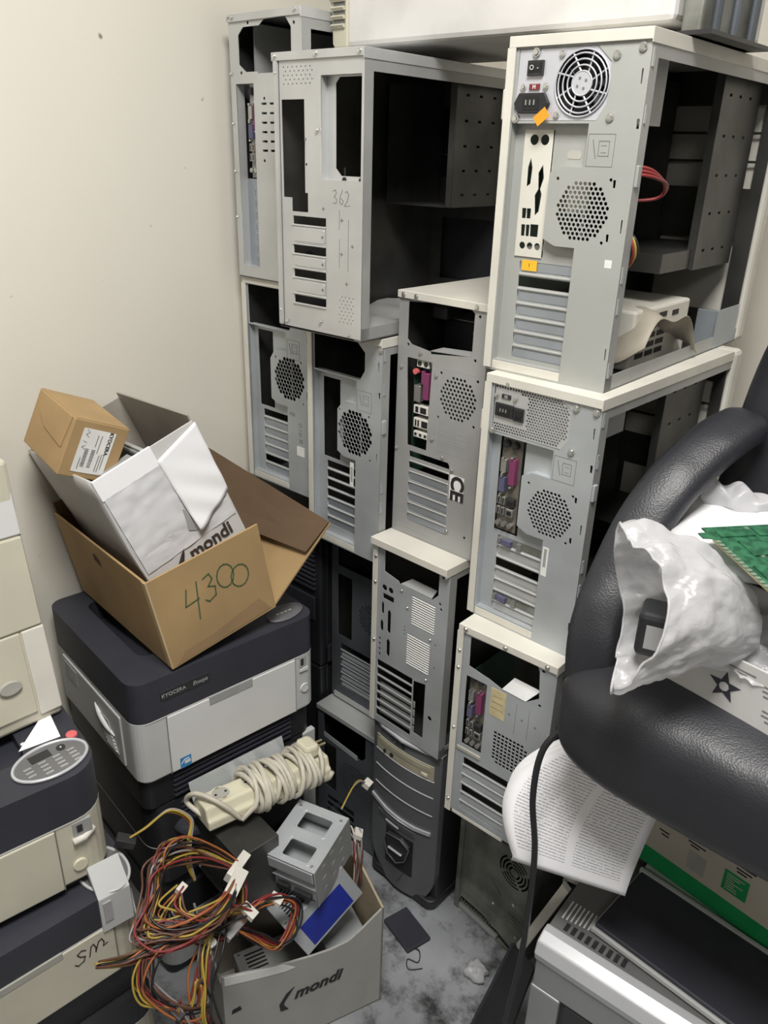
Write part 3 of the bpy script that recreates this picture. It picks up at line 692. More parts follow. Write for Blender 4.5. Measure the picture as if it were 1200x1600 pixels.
def tower_c3():
    t = thing('tower_computer', 'black tower computer with curved grey front bezel and ivory disc drive, on the floor', 'computer', (.405, -.003, 0), 0)
    w, h = .182, .434
    body = build('casing', MB().box(.003, w-.001, .03, .45, .03, h-.006), 'black_plastic', t, bevel=.004)
    build('base', MB().prism(rrect(-.002, w+.002, .012, .45, .02), .012, .032), 'black_plastic', t, bevel=.004)
    for (a, b) in ((.02, .06), (.02, .40), (.15, .06), (.15, .40)): build('foot', MB().prism(rrect(a-.012, a+.022, b-.03, b+.02, .008), 0, .013), 'chip', t)
    # bezel: outline tapering to a rounded bottom, bulging forward
    def half(v):
        if v > .12: return .5
        k = (.12-v)/.105
        return .5*math.sqrt(max(0, 1-(k*.80)**2))
    mb = MB(); nu, nv = 15, 34
    vs = [.016+(h-.016)*j/(nv-1) for j in range(nv)]
    def P(i, j):
        v = vs[j]; s = (i/(nu-1)-.5)*2; u = w/2+s*half(v)*w
        f = .012*(1-s*s)*(1 if v < .40 else 1-(v-.40)/.06*.5)+.004
        return (u, .022-f, v)
    vl = [P(i, j) for j in range(nv) for i in range(nu)]
    k = len(vl); vl += [(x, .034, z) for (x, y, z) in vl]
    fs = [(j*nu+i, j*nu+i+1, (j+1)*nu+i+1, (j+1)*nu+i) for j in range(nv-1) for i in range(nu-1)]
    bd = [i for i in range(nu)] + [j*nu+nu-1 for j in range(1, nv)] + [(nv-1)*nu+i for i in range(nu-2, -1, -1)] + [j*nu for j in range(nv-2, 0, -1)]
    fs += [(bd[i], bd[(i+1) % len(bd)], bd[(i+1) % len(bd)]+k, bd[i]+k) for i in range(len(bd))]
    mb.add(vl, fs); bz = build('front_bezel', mb, 'bezel_grey', t, smooth=False, fix=True)
    build('bezel_cap', MB().prism([(0, .030), (0, .018), (.03, .006), (.09, -.002), (.15, .006), (.182, .018), (.182, .030)], h-.004, h+.002), 'silver_plastic', t, bevel=.001)
    def curved(name, m, u0, u1, v0, v1, off, parent=t, thick=.003):
        mb = MB(); n = 10
        def fr(u): s = (u/w-.5)*2; return .022-.012*(1-s*s)-.004-off
        q = [(u0+(u1-u0)*i/n, fr(u0+(u1-u0)*i/n)) for i in range(n+1)]
        mb.prism(q+[(u, y+thick+.004) for u, y in q[::-1]], v0, v1, 'z')
        return build(name, mb, m, parent, bevel=.0008, seg=1)
    dr = curved('disc_drive', 'ivory_old', .012, .166, .3665, .403, .0015)
    curved('drive_tray', 'ivory_old', .02, .158, .386, .399, .0025, dr)
    build('drive_button', MB().box(.138, .152, .006, .014, .372, .379), 'ivory_plastic', dr, bevel=.001)
    for q in (.040, .060): build('drive_socket', MB().cyl((q, .0045, .376), (q, .012, .376), .0035 if q < .05 else .005, n=12), 'chip', dr)
    curved('bay_cover', 'bezel_grey', .010, .168, .3245, .3615, .001); curved('bay_cover', 'bezel_grey', .010, .168, .2765, .3205, .001)
    for v in (.3215, .2735, .3635): curved('bay_lip', 'silver_plastic', .010, .168, v, v+.0022, .0025)
    mb = MB(); q = [(.001, .234), (.05, .226), (.09, .2235), (.13, .2245), (.167, .229), (.167, .221), (.13, .2165), (.09, .2155), (.05, .217), (.001, .226)]
    n = len(q); mb.add([(u, .022-.012*(1-((u/w-.5)*2)**2)-.0085, v) for u, v in q]+[(u, .022, v) for u, v in q], [tuple(range(n))[::-1], tuple(range(n, 2*n))]+[(i, (i+1) % n, n+(i+1) % n, n+i) for i in range(n)])
    build('silver_trim', mb, 'silver_plastic', t, fix=True)
    fl = curved('floppy_drive', 'grey_plastic', .024, .132, .190, .206, .002); curved('floppy_slot', 'chip', .03, .126, .197, .1985, .0025, fl); curved('eject_button', 'silver_plastic', .05, .088, .190, .195, .004, fl)
    em = curved('button_panel', 'black_plastic', .050, .128, .075, .178, .001)
    y0 = .003
    build('power_button', MB().prism([(.060, .168), (.10, .175), (.122, .160), (.112, .120), (.090, .100), (.066, .112), (.055, .140)], y0-.004, y0+.006, 'y'), 'chip', t, bevel=.003)
    build('button_bar', MB().box(.066, .105, y0-.008, y0-.003, .128, .133, T(0, 0, 0)), 'silver_plastic', t, bevel=.002)
    build('button_trim', MB().tube([(.060, y0-.004, .165), (.10, y0-.005, .172), (.123, y0-.004, .158), (.113, y0-.004, .118), (.090, y0-.005, .098), (.064, y0-.005, .110), (.054, y0-.004, .140)], .0018, 6, closed=True), 'grey_plastic', t, smooth=True)
    build('bezel_groove', MB().tube([(.089, .0055, .036), (.105, .0057, .070), (.127, .008, .165)], .0008, 5), 'chip', t)
    strokes('pen_number', [[(.034, .4335), (.045, .437), (.040, .426)], [(.050, .434), (.056, .437), (.058, .432), (.050, .425), (.061, .425)], [(.066, .436), (.072, .437), (.070, .431), (.065, .427), (.071, .423), (.075, .427), (.066, .432)]], 'ink', t, T(0.02, .005, -.012), .0014)
tower_c3()

# ---- column B
def case_b1():
    t = thing('computer_case', 'empty whitish steel computer case with handwritten number 362 on its back', 'computer case', (.212, -.050, 1.229), .03)
    w, h = .192, .424
    holes = [[(.036, .194), (.0735, .194), (.0735, .2235), (.0675, .2235), (.0675, .3585), (.0165, .3585), (.0165, .215), (.036, .215)]]
    holes += [rect(.104, .1875, .2445, .390)]
    for j in range(5):
        for i in range(7): holes.append(disc(.0225+i*.0097+(j % 2)*.0045, .380+j*.0058, .0015, 4))
    op = [(.1745, .1875), (.1285, .1420), (.0900, .1025), (.0470, .0600)]
    holes += [rect(.0385, .114, a, b) for a, b in op]
    for i in range(4):
        for j in range(8): holes.append(disc(.145+i*.0085+(j % 2)*.0042, .028+j*.0058, .0014, 4))
    for u, v in ((.0690, .302), (.0704, .2657)): holes.append(disc(u, v, .0022, 8))
    plate('rear_panel', rect(.012, w, .004, h-.008), holes, 'steel_light', t)
    build('left_fold', MB().box(0, .011, -.004, .001, .004, h-.008), 'steel_light', t, bevel=.003)
    fr = [(.104, .2445), (.1875, .2445), (.1875, .390), (.104, .390)]
    plate('supply_frame', rect(.100, .1905, .2405, .394), [[(.122, .262), (.134, .251), (.186, .251), (.186, .388), (.130, .388), (.122, .380)]], 'steel_light', t, y=.014)
    build('frame_wall', MB().ring(fr, 0, .014), 'steel_light', t)
    for q in (.1411, .1761): build('frame_notch', MB().prism(disc(q, .2455, .0042, 10), .012, .0132, 'y'), 'black_hole', t)
    for (a, b) in ((.1425, .174), (.103, .128), (.0605, .0895)):
        bracket(t, .0385, .1135, a+.003, b-.003, -.0022, 'steel_light')
        build('pressed_cross', MB().box(.1055, .1105, -.0036, -.003, (a+b)/2-.0006, (a+b)/2+.0006).box(.1074, .1086, -.0036, -.003, (a+b)/2-.0025, (a+b)/2+.0025), 'ink_grey', t)
    rails(t, .036, .114, [.173, .1435, .127, .1045, .0885, .0625, .0455], -.0015, 'steel_light', .0015)
    shell(t, w, h, .44, 'steel_light', 'steel_light', lip=.012, openr=True, bezel='black_plastic', strip=False, inner='steel_shaded')
    mk = MB()
    for q in (rect(.1431, .1437, .172, .202), rect(.1626, .1632, .110, .189), rect(.1434, .144, .114, .158)): mk.prism(q, -.0009, -.0005, 'y')
    for u, v in ((.1081, .2013), (.1486, .1866), (.1715, .149), (.1483, .1352), (.16, .0903)): mk.box(u-.003, u+.003, -.0009, -.0005, v-.0007, v+.0007); mk.box(u-.0007, u+.0007, -.0009, -.0005, v-.003, v+.003)
    build('pressed_mark', mk, 'ink_grey', t)
    strokes('pen_number', [[(.130, .229), (.135, .231), (.137, .226), (.132, .221), (.138, .217), (.136, .211), (.129, .212)], [(.150, .231), (.145, .222), (.144, .213), (.149, .210), (.152, .215), (.147, .219)], [(.156, .228), (.160, .230), (.163, .225), (.160, .215), (.154, .208), (.166, .209)]], 'ink_grey', t, T(0, -.0006, 0), .0009)
    for q in ((.005, .418), (.096, .4185), (.1851, .4181)): screw(t, *q, -.0045, .0032)
    for q in ((.0055, .3958), (.0969, .3149), (.005, .03), (.020, .012), (.102, .022), (.165, .008)): screw(t, *q, -.003, .0028)
    cage(t, .02, .17, .26, .42, .20, .40)
    for (yy, zz, r) in ((.07, .11, .014), (.13, .11, .011), (.07, .06, .014), (.13, .06, .011)): build('tray_hole', MB().cyl((.0012, yy, zz), (.0022, yy, zz), r, n=16), 'black_hole', t)
    for q in ((.10, .28), (.16, .26), (.21, .20)): build('tray_rib', MB().box(.0012, .004, q[0], q[0]+.004, q[1]-.10, q[1]), 'steel', t, bevel=.001)
    build('plastic_film', MB().grid(lambda i, j: (.02+.16*i, .02+.36*j, .006+.012*math.sin(i*9+j*4)*math.sin(j*11)+.012), 10, 14), 'steel_grey', t, smooth=True)
case_b1()
B2 = (.217, .016, -.013, .184, .431, .796)
t, tops, io0, pp, (w, h, d) = inwin('computer_case', 'open grey computer case with hexagon fan mesh and barcode label, under the case numbered 362', B2, slots=(0, 0, 0, 0, 1, 1, 1), grille='hex', iob=.1765, psuv=(.3500, .4180), gu=.1195, gv=.2470, body='steel')
lb = build('barcode_label', MB().box(.1088, .1185, -.0012, -.0007, .1395, .188), 'label', t)
for k in range(10): build('barcode_bar', MB().box(.111, .1165, -.0015, -.0011, .150+k*.003, .1515+k*.003), 'ink_grey', lb)
def case_b3():
    t = thing('computer_case', 'dark shadowed computer case with card slots, between printer and louvred steel case', 'computer case', (.205, .085, .351), 0)
    w, h = .186, .445
    holes = [rect(.02, .165, .35, .42), rect(.02, .062, .175, .33)] + hexholes(.12, .25, .036, .0068, .0027, 6)
    sl = [.155-.0203*i for i in range(6)]
    holes += [rect(.03, .12, v-.0145, v) for v in sl]
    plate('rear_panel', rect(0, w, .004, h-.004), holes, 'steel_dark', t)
    for v in sl[1:]: bracket(t, .029, .121, v-.0155, v+.001, .002, 'steel')
    rails(t, .028, .122, [v+.003 for v in sl[1:]], 0, 'steel')
    build('base_flange', MB().box(.01, .16, -.004, .0, .004, .016), 'steel_light', t)
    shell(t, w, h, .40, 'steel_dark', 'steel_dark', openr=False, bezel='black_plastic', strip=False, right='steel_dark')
    build('connector_box', MB().box(-.010, -.002, -.01, .05, .09, .135), 'black_plastic', t, bevel=.003)
case_b3()
def case_b4():
    t = thing('computer_case', 'low steel computer case with open supply hole and honeycomb vent, behind the extension socket', 'computer case', (.205, .040, 0), 0)
    w, h = .186, .349
    holes = [[(.02, .27), (.14, .262), (.152, .275), (.152, .335), (.02, .335)], rect(.02, .06, .12, .25)] + hexholes(.115, .185, .045, .0078, .0033, 6)
    holes += [rect(.03, .12, .02+i*.0203, .0345+i*.0203) for i in range(4)]
    for k in range(6): holes.append(disc(.170, .05+k*.05, .0025, 6))
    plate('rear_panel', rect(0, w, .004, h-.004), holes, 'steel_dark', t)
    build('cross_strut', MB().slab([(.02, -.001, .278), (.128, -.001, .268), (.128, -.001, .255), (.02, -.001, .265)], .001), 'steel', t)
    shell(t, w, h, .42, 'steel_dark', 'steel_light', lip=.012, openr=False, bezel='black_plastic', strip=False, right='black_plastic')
case_b4()
# ---- column A by the wall
def case_a1():
    t = thing('computer_case', 'pale steel computer case standing highest against the cream wall', 'computer case', (.006, .026, 1.286), .007)
    w, h = .188, .441
    psu = [(.0255, .364), (.044, .352), (.075, .352), (.075, .349), (.150, .349), (.1620, .358), (.1620, .414), (.148, .4300), (.094, .4285), (.0815, .4205), (.0395, .4205), (.0255, .409)]
    holes = [psu, rect(.0145, .0625, .022, .334)]
    for j in range(6):
        for i in range(3): holes.append(rect(.082+i*.022, .096+i*.022, .225+j*.015, .2285+j*.015))
    holes += [disc(u, v, .0028, 8) for u, v in ((.0526, .4262), (.1693, .4193), (.0304, .351), (.086, .21), (.09, .31))]
    plate('rear_panel', rect(.0, w, .002, h-.006), holes, 'steel_light', t)
    pl = rect(.0135, .064, .021, .335)
    build('recess_rim', MB().ring(rect(.0145, .0625, .022, .334), 0, .018), 'steel_light', t)
    ih = []
    for k in range(7):
        v = .156-.0203*k
        for i in range(4): ih += [disc(.036+i*.006, v+(i % 2)*.003, .0012, 4), disc(.036+i*.006, v-.005+(i % 2)*.003, .0012, 4)]
        ih.append(rect(.058, .0615, v-.003, v))
    plate('slot_panel', rect(.0135, .064, .021, .178), ih, 'steel_blue', t, y=.018)
    for k in range(8): build('lit_slot_rail', MB().box(.034, .0625, .0165, .018, .0325+k*.0203-.0115, .0335+k*.0203-.0115), 'steel_light', t)
    ports(t, .0265, .178, .016, board='steel_grey')
    build('audio_block', MB().box(.053, .0605, .006, .016, .205, .240), 'amber_old', t)
    shell(t, w, h, .42, 'steel_light', 'steel_light', lip=.012, openr=True, bezel='cream', strip=False)
    for q in ((.004, .437), (.014, .4355), (.1745, .4365)): screw(t, *q, -.0045, .003)
    for k in range(4): screw(t, .003, .35-.08*k, -.0025, .0022)
    cage(t, .02, .17, .25, .40, .20, .42)
    build('inner_rail', MB().box(.03, .034, .03, .3, .33, .43), 'steel_light', t)
mat('amber_old', (.45, .28, .08), .5)
case_a1()
A2 = (.005, .036, 0, .188, .424, .862)
t, tops, io0, pp, (w, h, d) = inwin('computer_case', 'grey computer case against the wall with pencilled writing and a small white label', A2, slots=(0, 1, 1, 1, 1, 0, 1), grille='hex', iob=.1635, psuv=(.334, .4095), gu=.1295, gv=.2390, body='steel', open_right=False)
build('paper_label', MB().box(.149, .171, -.0012, -.0007, .0845, .1045), 'label', t)
strokes('pen_writing', [[(.130, .166), (.131, .172), (.136, .171), (.135, .166), (.140, .166), (.139, .172), (.144, .171), (.143, .165)], [(.155, .150), (.160, .155), (.165, .150), (.160, .146), (.155, .150)], [(.156, .140), (.165, .139)], [(.155, .132), (.160, .127), (.165, .133), (.160, .135), (.155, .132)], [(.156, .120), (.165, .119), (.165, .112), (.160, .118), (.156, .111)]], 'ink_grey', t, T(0, -.0007, 0), .0009)
def case_a3():
    t = thing('tower_computer', 'black tower computer with ribbed front vents, in the gap behind the carton flap', 'computer', (.006, .06, .43), 0)
    w, h = .186, .432
    build('casing', MB().box(0, w, .02, .43, 0, h), 'black_plastic', t, bevel=.004)
    build('front_bezel', MB().box(0, w, 0, .02, 0, h), 'black_plastic', t, bevel=.006)
    for k in range(16): build('vent_rib', MB().box(.06, w-.012, -.006, .002, .20+k*.0115, .2065+k*.0115), 'navy_plastic', t, bevel=.001)
    build('bay_cover', MB().box(.015, w-.015, -.003, .002, .12, .18), 'navy_plastic', t, bevel=.002)
    b = thing('tower_computer', 'black tower computer hidden at the foot of the wall, under the ribbed one', 'computer', (.006, .06, 0), 0)
    build('casing', MB().box(0, w, .02, .43, 0, .428), 'black_plastic', b, bevel=.004)
    build('front_bezel', MB().box(0, w, 0, .02, 0, .428), 'black_plastic', b, bevel=.006)
case_a3()
# ---- desktop unit lying across the top
def case_top():
    t = thing('desktop_computer', 'white marbled computer case lying across the tops of the stacks', 'desktop computer', (.200, .095, 1.657), 0)
    build('casing', MB().box(.028, .597, 0, .30, .016, .20), 'marble_white', t, bevel=.008)
    bz = build('front_bezel', MB().prism([(-.036, .20), (-.012, .095), (-.001, .072), (.0, .022), (.004, .016), (.034, .016), (.034, .20)], -.004, .304, 'y'), 'ivory_plastic', t, bevel=.002)
    for k in range(12):
        v = .046+k*.0125; u = .002 if v < .072 else .002-(v-.072)*.28
        build('vent_slat', MB().slab([(u, -.0045, v), (.030, -.0045, v), (.030, -.0085, v+.004), (u-.001, -.0085, v+.004)], .0035), 'ivory_plastic', bz)
        build('vent_gap', MB().box(u+.001, .030, -.0046, -.0040, v+.005, v+.011), 'ink_grey', bz)
    for a, b in ((.05, .05), (.55, .05), (.05, .25), (.55, .25)): build('foot', MB().cyl((a, b, 0), (a, b, .018), .014, n=14), 'chip', t)
case_top()
# ================================================================ printers
def to_panel(x, y, z, a=0): return Matrix.Translation((x, y, z)) @ Matrix.Rotation(a, 4, 'Y')
TOPF = Matrix.Rotation(-PI/2, 4, 'X')               # panel text laid flat on a top surface
def oval_panel(t, cx, cy, z, rx, ry, rim='silver_plastic', detail=True, rot=0):
    M = Matrix.Translation((cx, cy, z)) @ Matrix.Rotation(rot, 4, 'Z')
    op = build('control_panel', MB().add([M @ Vector((rx*math.cos(a), ry*math.sin(a), q)) for q in (-.004, .0035) for a in [2*PI*i/36 for i in range(36)]],
               [tuple(range(36))[::-1], tuple(range(36, 72))]+[(i, (i+1) % 36, 36+(i+1) % 36, 36+i) for i in range(36)]), 'panel_grey', t)
    build('panel_rim', MB().tube([M @ Vector((rx*math.cos(a), ry*math.sin(a), .0035)) for a in [2*PI*i/40 for i in range(40)]], .0026, 6, closed=True), rim, op, smooth=True)
    if detail:
        build('display', MB().box(-rx*.45, rx*.12, ry*.22, ry*.68, .0035, .0042, M), 'chip', op)
        for i in range(4):
            for j in range(4):
                u, v = -rx*.62+i*rx*.40, ry*.05-j*ry*.24
                if (u/rx)**2+(v/ry)**2 < .8: build('key', MB().box(u-.0055, u+.0055, v-.0018, v+.0018, .0035, .0048, M), 'key_grey', op)
        build('key', MB().cyl(M @ Vector((rx*.42, ry*.42, .0035)), M @ Vector((rx*.42, ry*.42, .0048)), .0065, n=14), 'chip', op)
        build('key_mark', MB().box(rx*.40, rx*.44, ry*.38, ry*.46, .0048, .0052, M), 'white_mark', op)
    return op
mat('panel_grey', (.16, .16, .165), .5); mat('key_grey', (.36, .36, .36), .5)
def laser(name, label, F, Wd, D, lv, cols, r=.035, group=None):
    # laser printer: dark cassette base, light body, dark rounded lid with a sunken paper tray; lv = heights of the steps
    x, y, z, a = F
    t = thing(name, label, 'printer', (x, y, z), PI/2-a, group)
    b, m, h = lv
    build('base', MB().prism(rrect(.006, Wd-.006, .012, D, .02), 0, b+.004), cols[0], t, bevel=.003)
    body = build('body', MB().prism(rrect(0, Wd, .0, D, r), b, m), cols[1], t, bevel=.004)
    # lid: rim with sunken output tray
    lid = MB(); tr = rrect(Wd*.14, Wd*.80, D*.20, D*.86, .02, 4)
    me = curve_mesh([rrect(-.001, Wd+.001, -.001, D, r+.004), tr], h-m-.0)
    for v in me.vertices: v.co.z += (h+m)/2
    me.materials.append(MATS[cols[2]]); me.name = 'lid'; o = bpy.data.objects.new('lid', me); finish(o, t, .006, 3)
    lid.add([(u, v, h-.008-.034*(v-D*.20)/(D*.66)) for u, v in tr], [tuple(range(len(tr)))])
    build('output_tray', lid, cols[2], t)
    build('lid_line', MB().ring(rrect(-.0015, Wd+.0015, -.0015, D, r+.004), m-.0015, m+.0008, 'z'), 'white_mark', t)
    return t, body
# upper printer carrying the cartons
t, body = laser('laser_printer', 'white laser printer with dark lid, carrying the open brown carton', (.326, -.482, .455, .11), .367, .345, (.070, .195, .273), ('black_plastic', 'white_grey', 'navy_plastic'), r=.024)
def k1_details(t, body):
    y = -.0006
    build('front_door', MB().box(.056, .318, -.003, .004, .073, .192), 'white_plastic', t, bevel=.002)
    build('door_seam', MB().box(.0545, .056, -.0008, .004, .070, .195).box(.318, .3195, -.0008, .004, .070, .195), 'ink_grey', t)
    build('door_notch', MB().box(.135, .223, -.0038, .002, .177, .195), 'key_grey', t, bevel=.001)
    st = build('energy_sticker', MB().box(.071, .092, -.0036, -.003, .074, .096), 'blue_sticker', t)
    build('sticker_star', MB().box(.079, .090, -.0042, -.0036, .0815, .0875, None), 'white_mark', st)
    build('sticker_swoosh', MB().tube([(.073, -.0038, .084), (.079, -.0038, .091), (.088, -.0038, .091)], .0008, 5), 'white_mark', st)
    bd = build('badge', MB().box(.048, .140, -.0022, .0, .226, .246), 'chip', t, bevel=.001)
    text('brand_name', 'KYOCERA', .0098, 'badge_ink', bd, T(.072, -.0027, .236), .0004)
    text('series_name', 'Ecosys', .0105, 'badge_ink', bd, T(.121, -.0027, .236), .0004, shear=.25)
    build('round_badge', MB().cyl((.339, .001, .118), (.339, -.0025, .118), .0098, n=20), 'white_plastic', t, bevel=.001)
    build('badge_ring', MB().tube([(.339+.0085*math.cos(q*PI/9), -.0026, .118+.0085*math.sin(q*PI/9)) for q in range(18)], .0007, 5, closed=True), 'key_grey', t)
    build('usb_recess', MB().box(.328, .344, -.001, .004, .165, .190), 'key_grey', t, bevel=.001); build('usb_socket', MB().box(.331, .337, -.0018, .004, .172, .186), 'chip', t)
    build('usb_lip', MB().slab([(.327, -.002, .160), (.346, -.001, .158), (.346, -.001, .166), (.327, -.002, .165)], .002), 'white_plastic', t)
    oval_panel(t, .322, .035, .272, .038, .021, 'panel_grey', False, .15)
    mk = MB()
    for k in range(4): mk.box(.305+k*.009, .311+k*.009, .036, .038, .2755, .2762)
    build('panel_text', mk, 'white_mark', t)
    # left side: handle pocket and vent slits
    build('side_panel', MB().box(-.003, .002, .055, .30, .080, .185), 'white_grey', t, bevel=.003)
    build('handle_pocket', MB().prism([(.075, .095), (.125, .095), (.160, .150), (.105, .150)], -.0045, -.002, 'x'), 'key_grey', t)
    build('handle_lip', MB().tube(smooth_path([(-.003, .160, .156), (-.005, .138, .146), (-.005, .110, .135), (-.003, .085, .128)], 5), [.001+.0045*math.sin(PI*q/15) for q in range(16)], 7), 'white_plastic', t, smooth=True)
    for k in range(7): build('vent_slit', MB().box(-.0062, -.0042, .078+k*.003, .118+k*.004, .098+k*.0058, .1005+k*.0058), 'white_plastic', t)
    for k in range(5): build('vent_slit', MB().box(-.004, -.0025, .235, .29, .145+k*.007, .148+k*.007), 'key_grey', t)
    # cassette slats under the front
    for k in range(5): build('cassette_slat', MB().box(.06, .31, .006, .013, .010+k*.011, .014+k*.011), 'navy_plastic', t)
mat('badge_ink', (.42, .43, .43), .5)
k1_details(t, body)
t, b_ = laser('laser_printer', 'black laser printer squeezed under the white one with the carton', (.315, -.470, .235, .11), .36, .33, (.03, .12, .218), ('black_plastic', 'black_plastic', 'black_plastic'))
build('panel_dome', MB().grid(lambda u, v: (.085+.042*math.cos(2*PI*u)*math.cos(v*1.5), .01+.042*math.sin(2*PI*u)*math.cos(v*1.5)-.012, .155+.02*math.sin(v*1.5)), 24, 8, cu=True), 'navy_plastic', t, smooth=True)
for k in range(6): build('front_slat', MB().box(.06, .31, -.005, .002, .155+k*.010, .159+k*.010), 'navy_plastic', t)
build('side_post', MB().box(.330, .360, -.003, .01, .0, .218), 'white_grey', t, bevel=.002)
t, b_ = laser('laser_printer', 'grey laser printer at the floor under the black one', (.310, -.465, 0, .11), .355, .32, (.03, .16, .232), ('black_plastic', 'white_grey', 'black_plastic'))
# printers along the left edge
t, b_ = laser('laser_printer', 'cream laser printer with silver-rimmed oval keypad and red button', (.365, -.986, .502, .15), .400, .36, (.018, .132, .208), ('black_plastic', 'ivory_plastic', 'navy_plastic'), r=.045)
def l2_details(t):
    build('front_door', MB().box(.03, .322, -.003, .004, .016, .128), 'ivory_plastic', t, bevel=.002)
    build('door_seam', MB().box(.322, .3235, -.0015, .004, .014, .130), 'ink_grey', t)
    build('usb_recess', MB().box(.346, .374, -.001, .012, .100, .126), 'key_grey', t, bevel=.001); build('usb_socket', MB().box(.352, .360, -.0022, .004, .108, .120), 'chip', t)
    build('usb_lip', MB().tube([(.344, -.003, .096), (.36, -.002, .095), (.377, .006, .098)], .0055, 7), 'cream', t, smooth=True)
    build('round_badge', MB().cyl((.349, .001, .048), (.349, -.0035, .048), .0105, n=20), 'ivory_light', t, bevel=.001)
    oval_panel(t, .345, .048, .207, .052, .036, 'silver_plastic', True, .1)
    build('stop_button', MB().cyl((.388, .085, .206), (.388, .085, .2125), .0085, n=16), 'red_btn', t, bevel=.002)
    build('indicator', MB().cyl((.325, .108, .206), (.325, .108, .2095), .0035, n=10), 'white_mark', t)
    build('paper_corner', MB().slab([(.315, .095, .2085), (.374, .092, .2085), (.378, .155, .215), (.376, .16, .215)], .0006), 'paper', t)
    build('side_flap', MB().prism([(-.0005, .034), (-.036, -.002), (-.037, -.068), (-.031, -.068), (-.030, -.004), (.010, .020)], .356, .404, 'x'), 'white_grey', t, bevel=.001, fix=True)
    build('flap_slot', MB().box(.361, .373, -.0385, -.035, -.048, -.010), 'key_grey', t)
    for k in range(2): build('cassette_rib', MB().box(.03, .315, .010, .016, .002+k*.008, .006+k*.008), 'grey_plastic', t, bevel=.001)
l2_details(t)
t, b_ = laser('laser_printer', 'cream laser printer with pen scrawl on its front door, second from the floor', (.419, -.973, .260, .09), .402, .40, (.072, .182, .240), ('black_plastic', 'ivory_plastic', 'navy_plastic'), r=.05)
def l3_details(t):
    build('front_door', MB().box(.03, .352, -.003, .004, .076, .179), 'ivory_plastic', t, bevel=.002)
    build('door_seam', MB().box(.352, .3535, -.0015, .004, .074, .182), 'ink_grey', t)
    build('door_notch', MB().box(.17, .274, -.0038, .0, .170, .183), 'cream_dust', t, bevel=.001)
    strokes('pen_scrawl', [[(.306, .160), (.300, .164), (.293, .160), (.297, .153), (.304, .149), (.301, .141), (.292, .138), (.288, .143)], [(.310, .142), (.314, .160), (.318, .163), (.321, .154), (.320, .145), (.326, .162), (.331, .164), (.334, .155), (.332, .148), (.339, .150)]], 'ink', t, T(0, -.0034, 0), .0016)
    oval_panel(t, .365, .045, .239, .034, .050, 'white_grey', False, .1)
    build('stop_button', MB().cyl((.386, .10, .238), (.386, .10, .2445), .0065, n=14), 'red_btn', t)
    build('display', MB().box(.350, .376, .064, .072, .2425, .2435), 'white_mark', t)
    build('panel_key', MB().cyl((.372, .055, .2425), (.372, .055, .2445), .006, n=12), 'key_grey', t)
    build('side_handle', MB().prism([(.02, .05), (.06, .05), (.08, .17), (.045, .17)], .401, .404, 'x'), 'white_plastic', t)
l3_details(t)
t, b_ = laser('laser_printer', 'cream laser printer standing on the floor under the pen-scrawled one', (.425, -.965, 0, .09), .395, .39, (.05, .20, .258), ('black_plastic', 'ivory_plastic', 'black_plastic'))
build('side_wheel', MB().cyl((.394, .05, .05), (.402, .05, .05), .04, n=24), 'cream_dust', t, bevel=.003)
def l1():
    t = thing('laser_printer', 'old beige printer with plain front panels, topmost by the wall', 'printer', (.262, -.992, .714), PI/2-.05)
    Wd = .42
    build('body', MB().prism([(.0, .0), (.285, 0), (.285, .40), (.052, .40), (.046, .31), (0, .02)], 0, Wd, 'x'), 'ivory_plastic', t, bevel=.006)
    def pan(name, u0, u1, f0, f1, m, off=.004):
        def q(f): return (.046*(f-.02)/.29-off, f)
        a, b = q(f0), q(f1)
        return build(name, MB().prism([(a[0], a[1]), (b[0], b[1]), (b[0]+.01, b[1]), (a[0]+.01, a[1])], u0, u1, 'x'), m, t, bevel=.002)
    p = pan('lower_door', .01, .383, .022, .150, 'ivory_plastic')
    pan('corner_panel', .386, .419, .014, .150, 'cream', .003)
    pan('upper_door', .005, .417, .153, .288, 'ivory_plastic'); pan('top_panel', .005, .418, .291, .395, 'white_plastic', .003)
    dz = .078
    build('door_button', MB().add([(.352+.016*math.cos(a), .003-q, dz+.011*math.sin(a)) for q in (0, .0055) for a in [2*PI*i/20 for i in range(20)]], [tuple(range(20))[::-1], tuple(range(20, 40))]+[(i, (i+1) % 20, 20+(i+1) % 20, 20+i) for i in range(20)]), 'cream_dust', p, bevel=.001, fix=True)
l1()

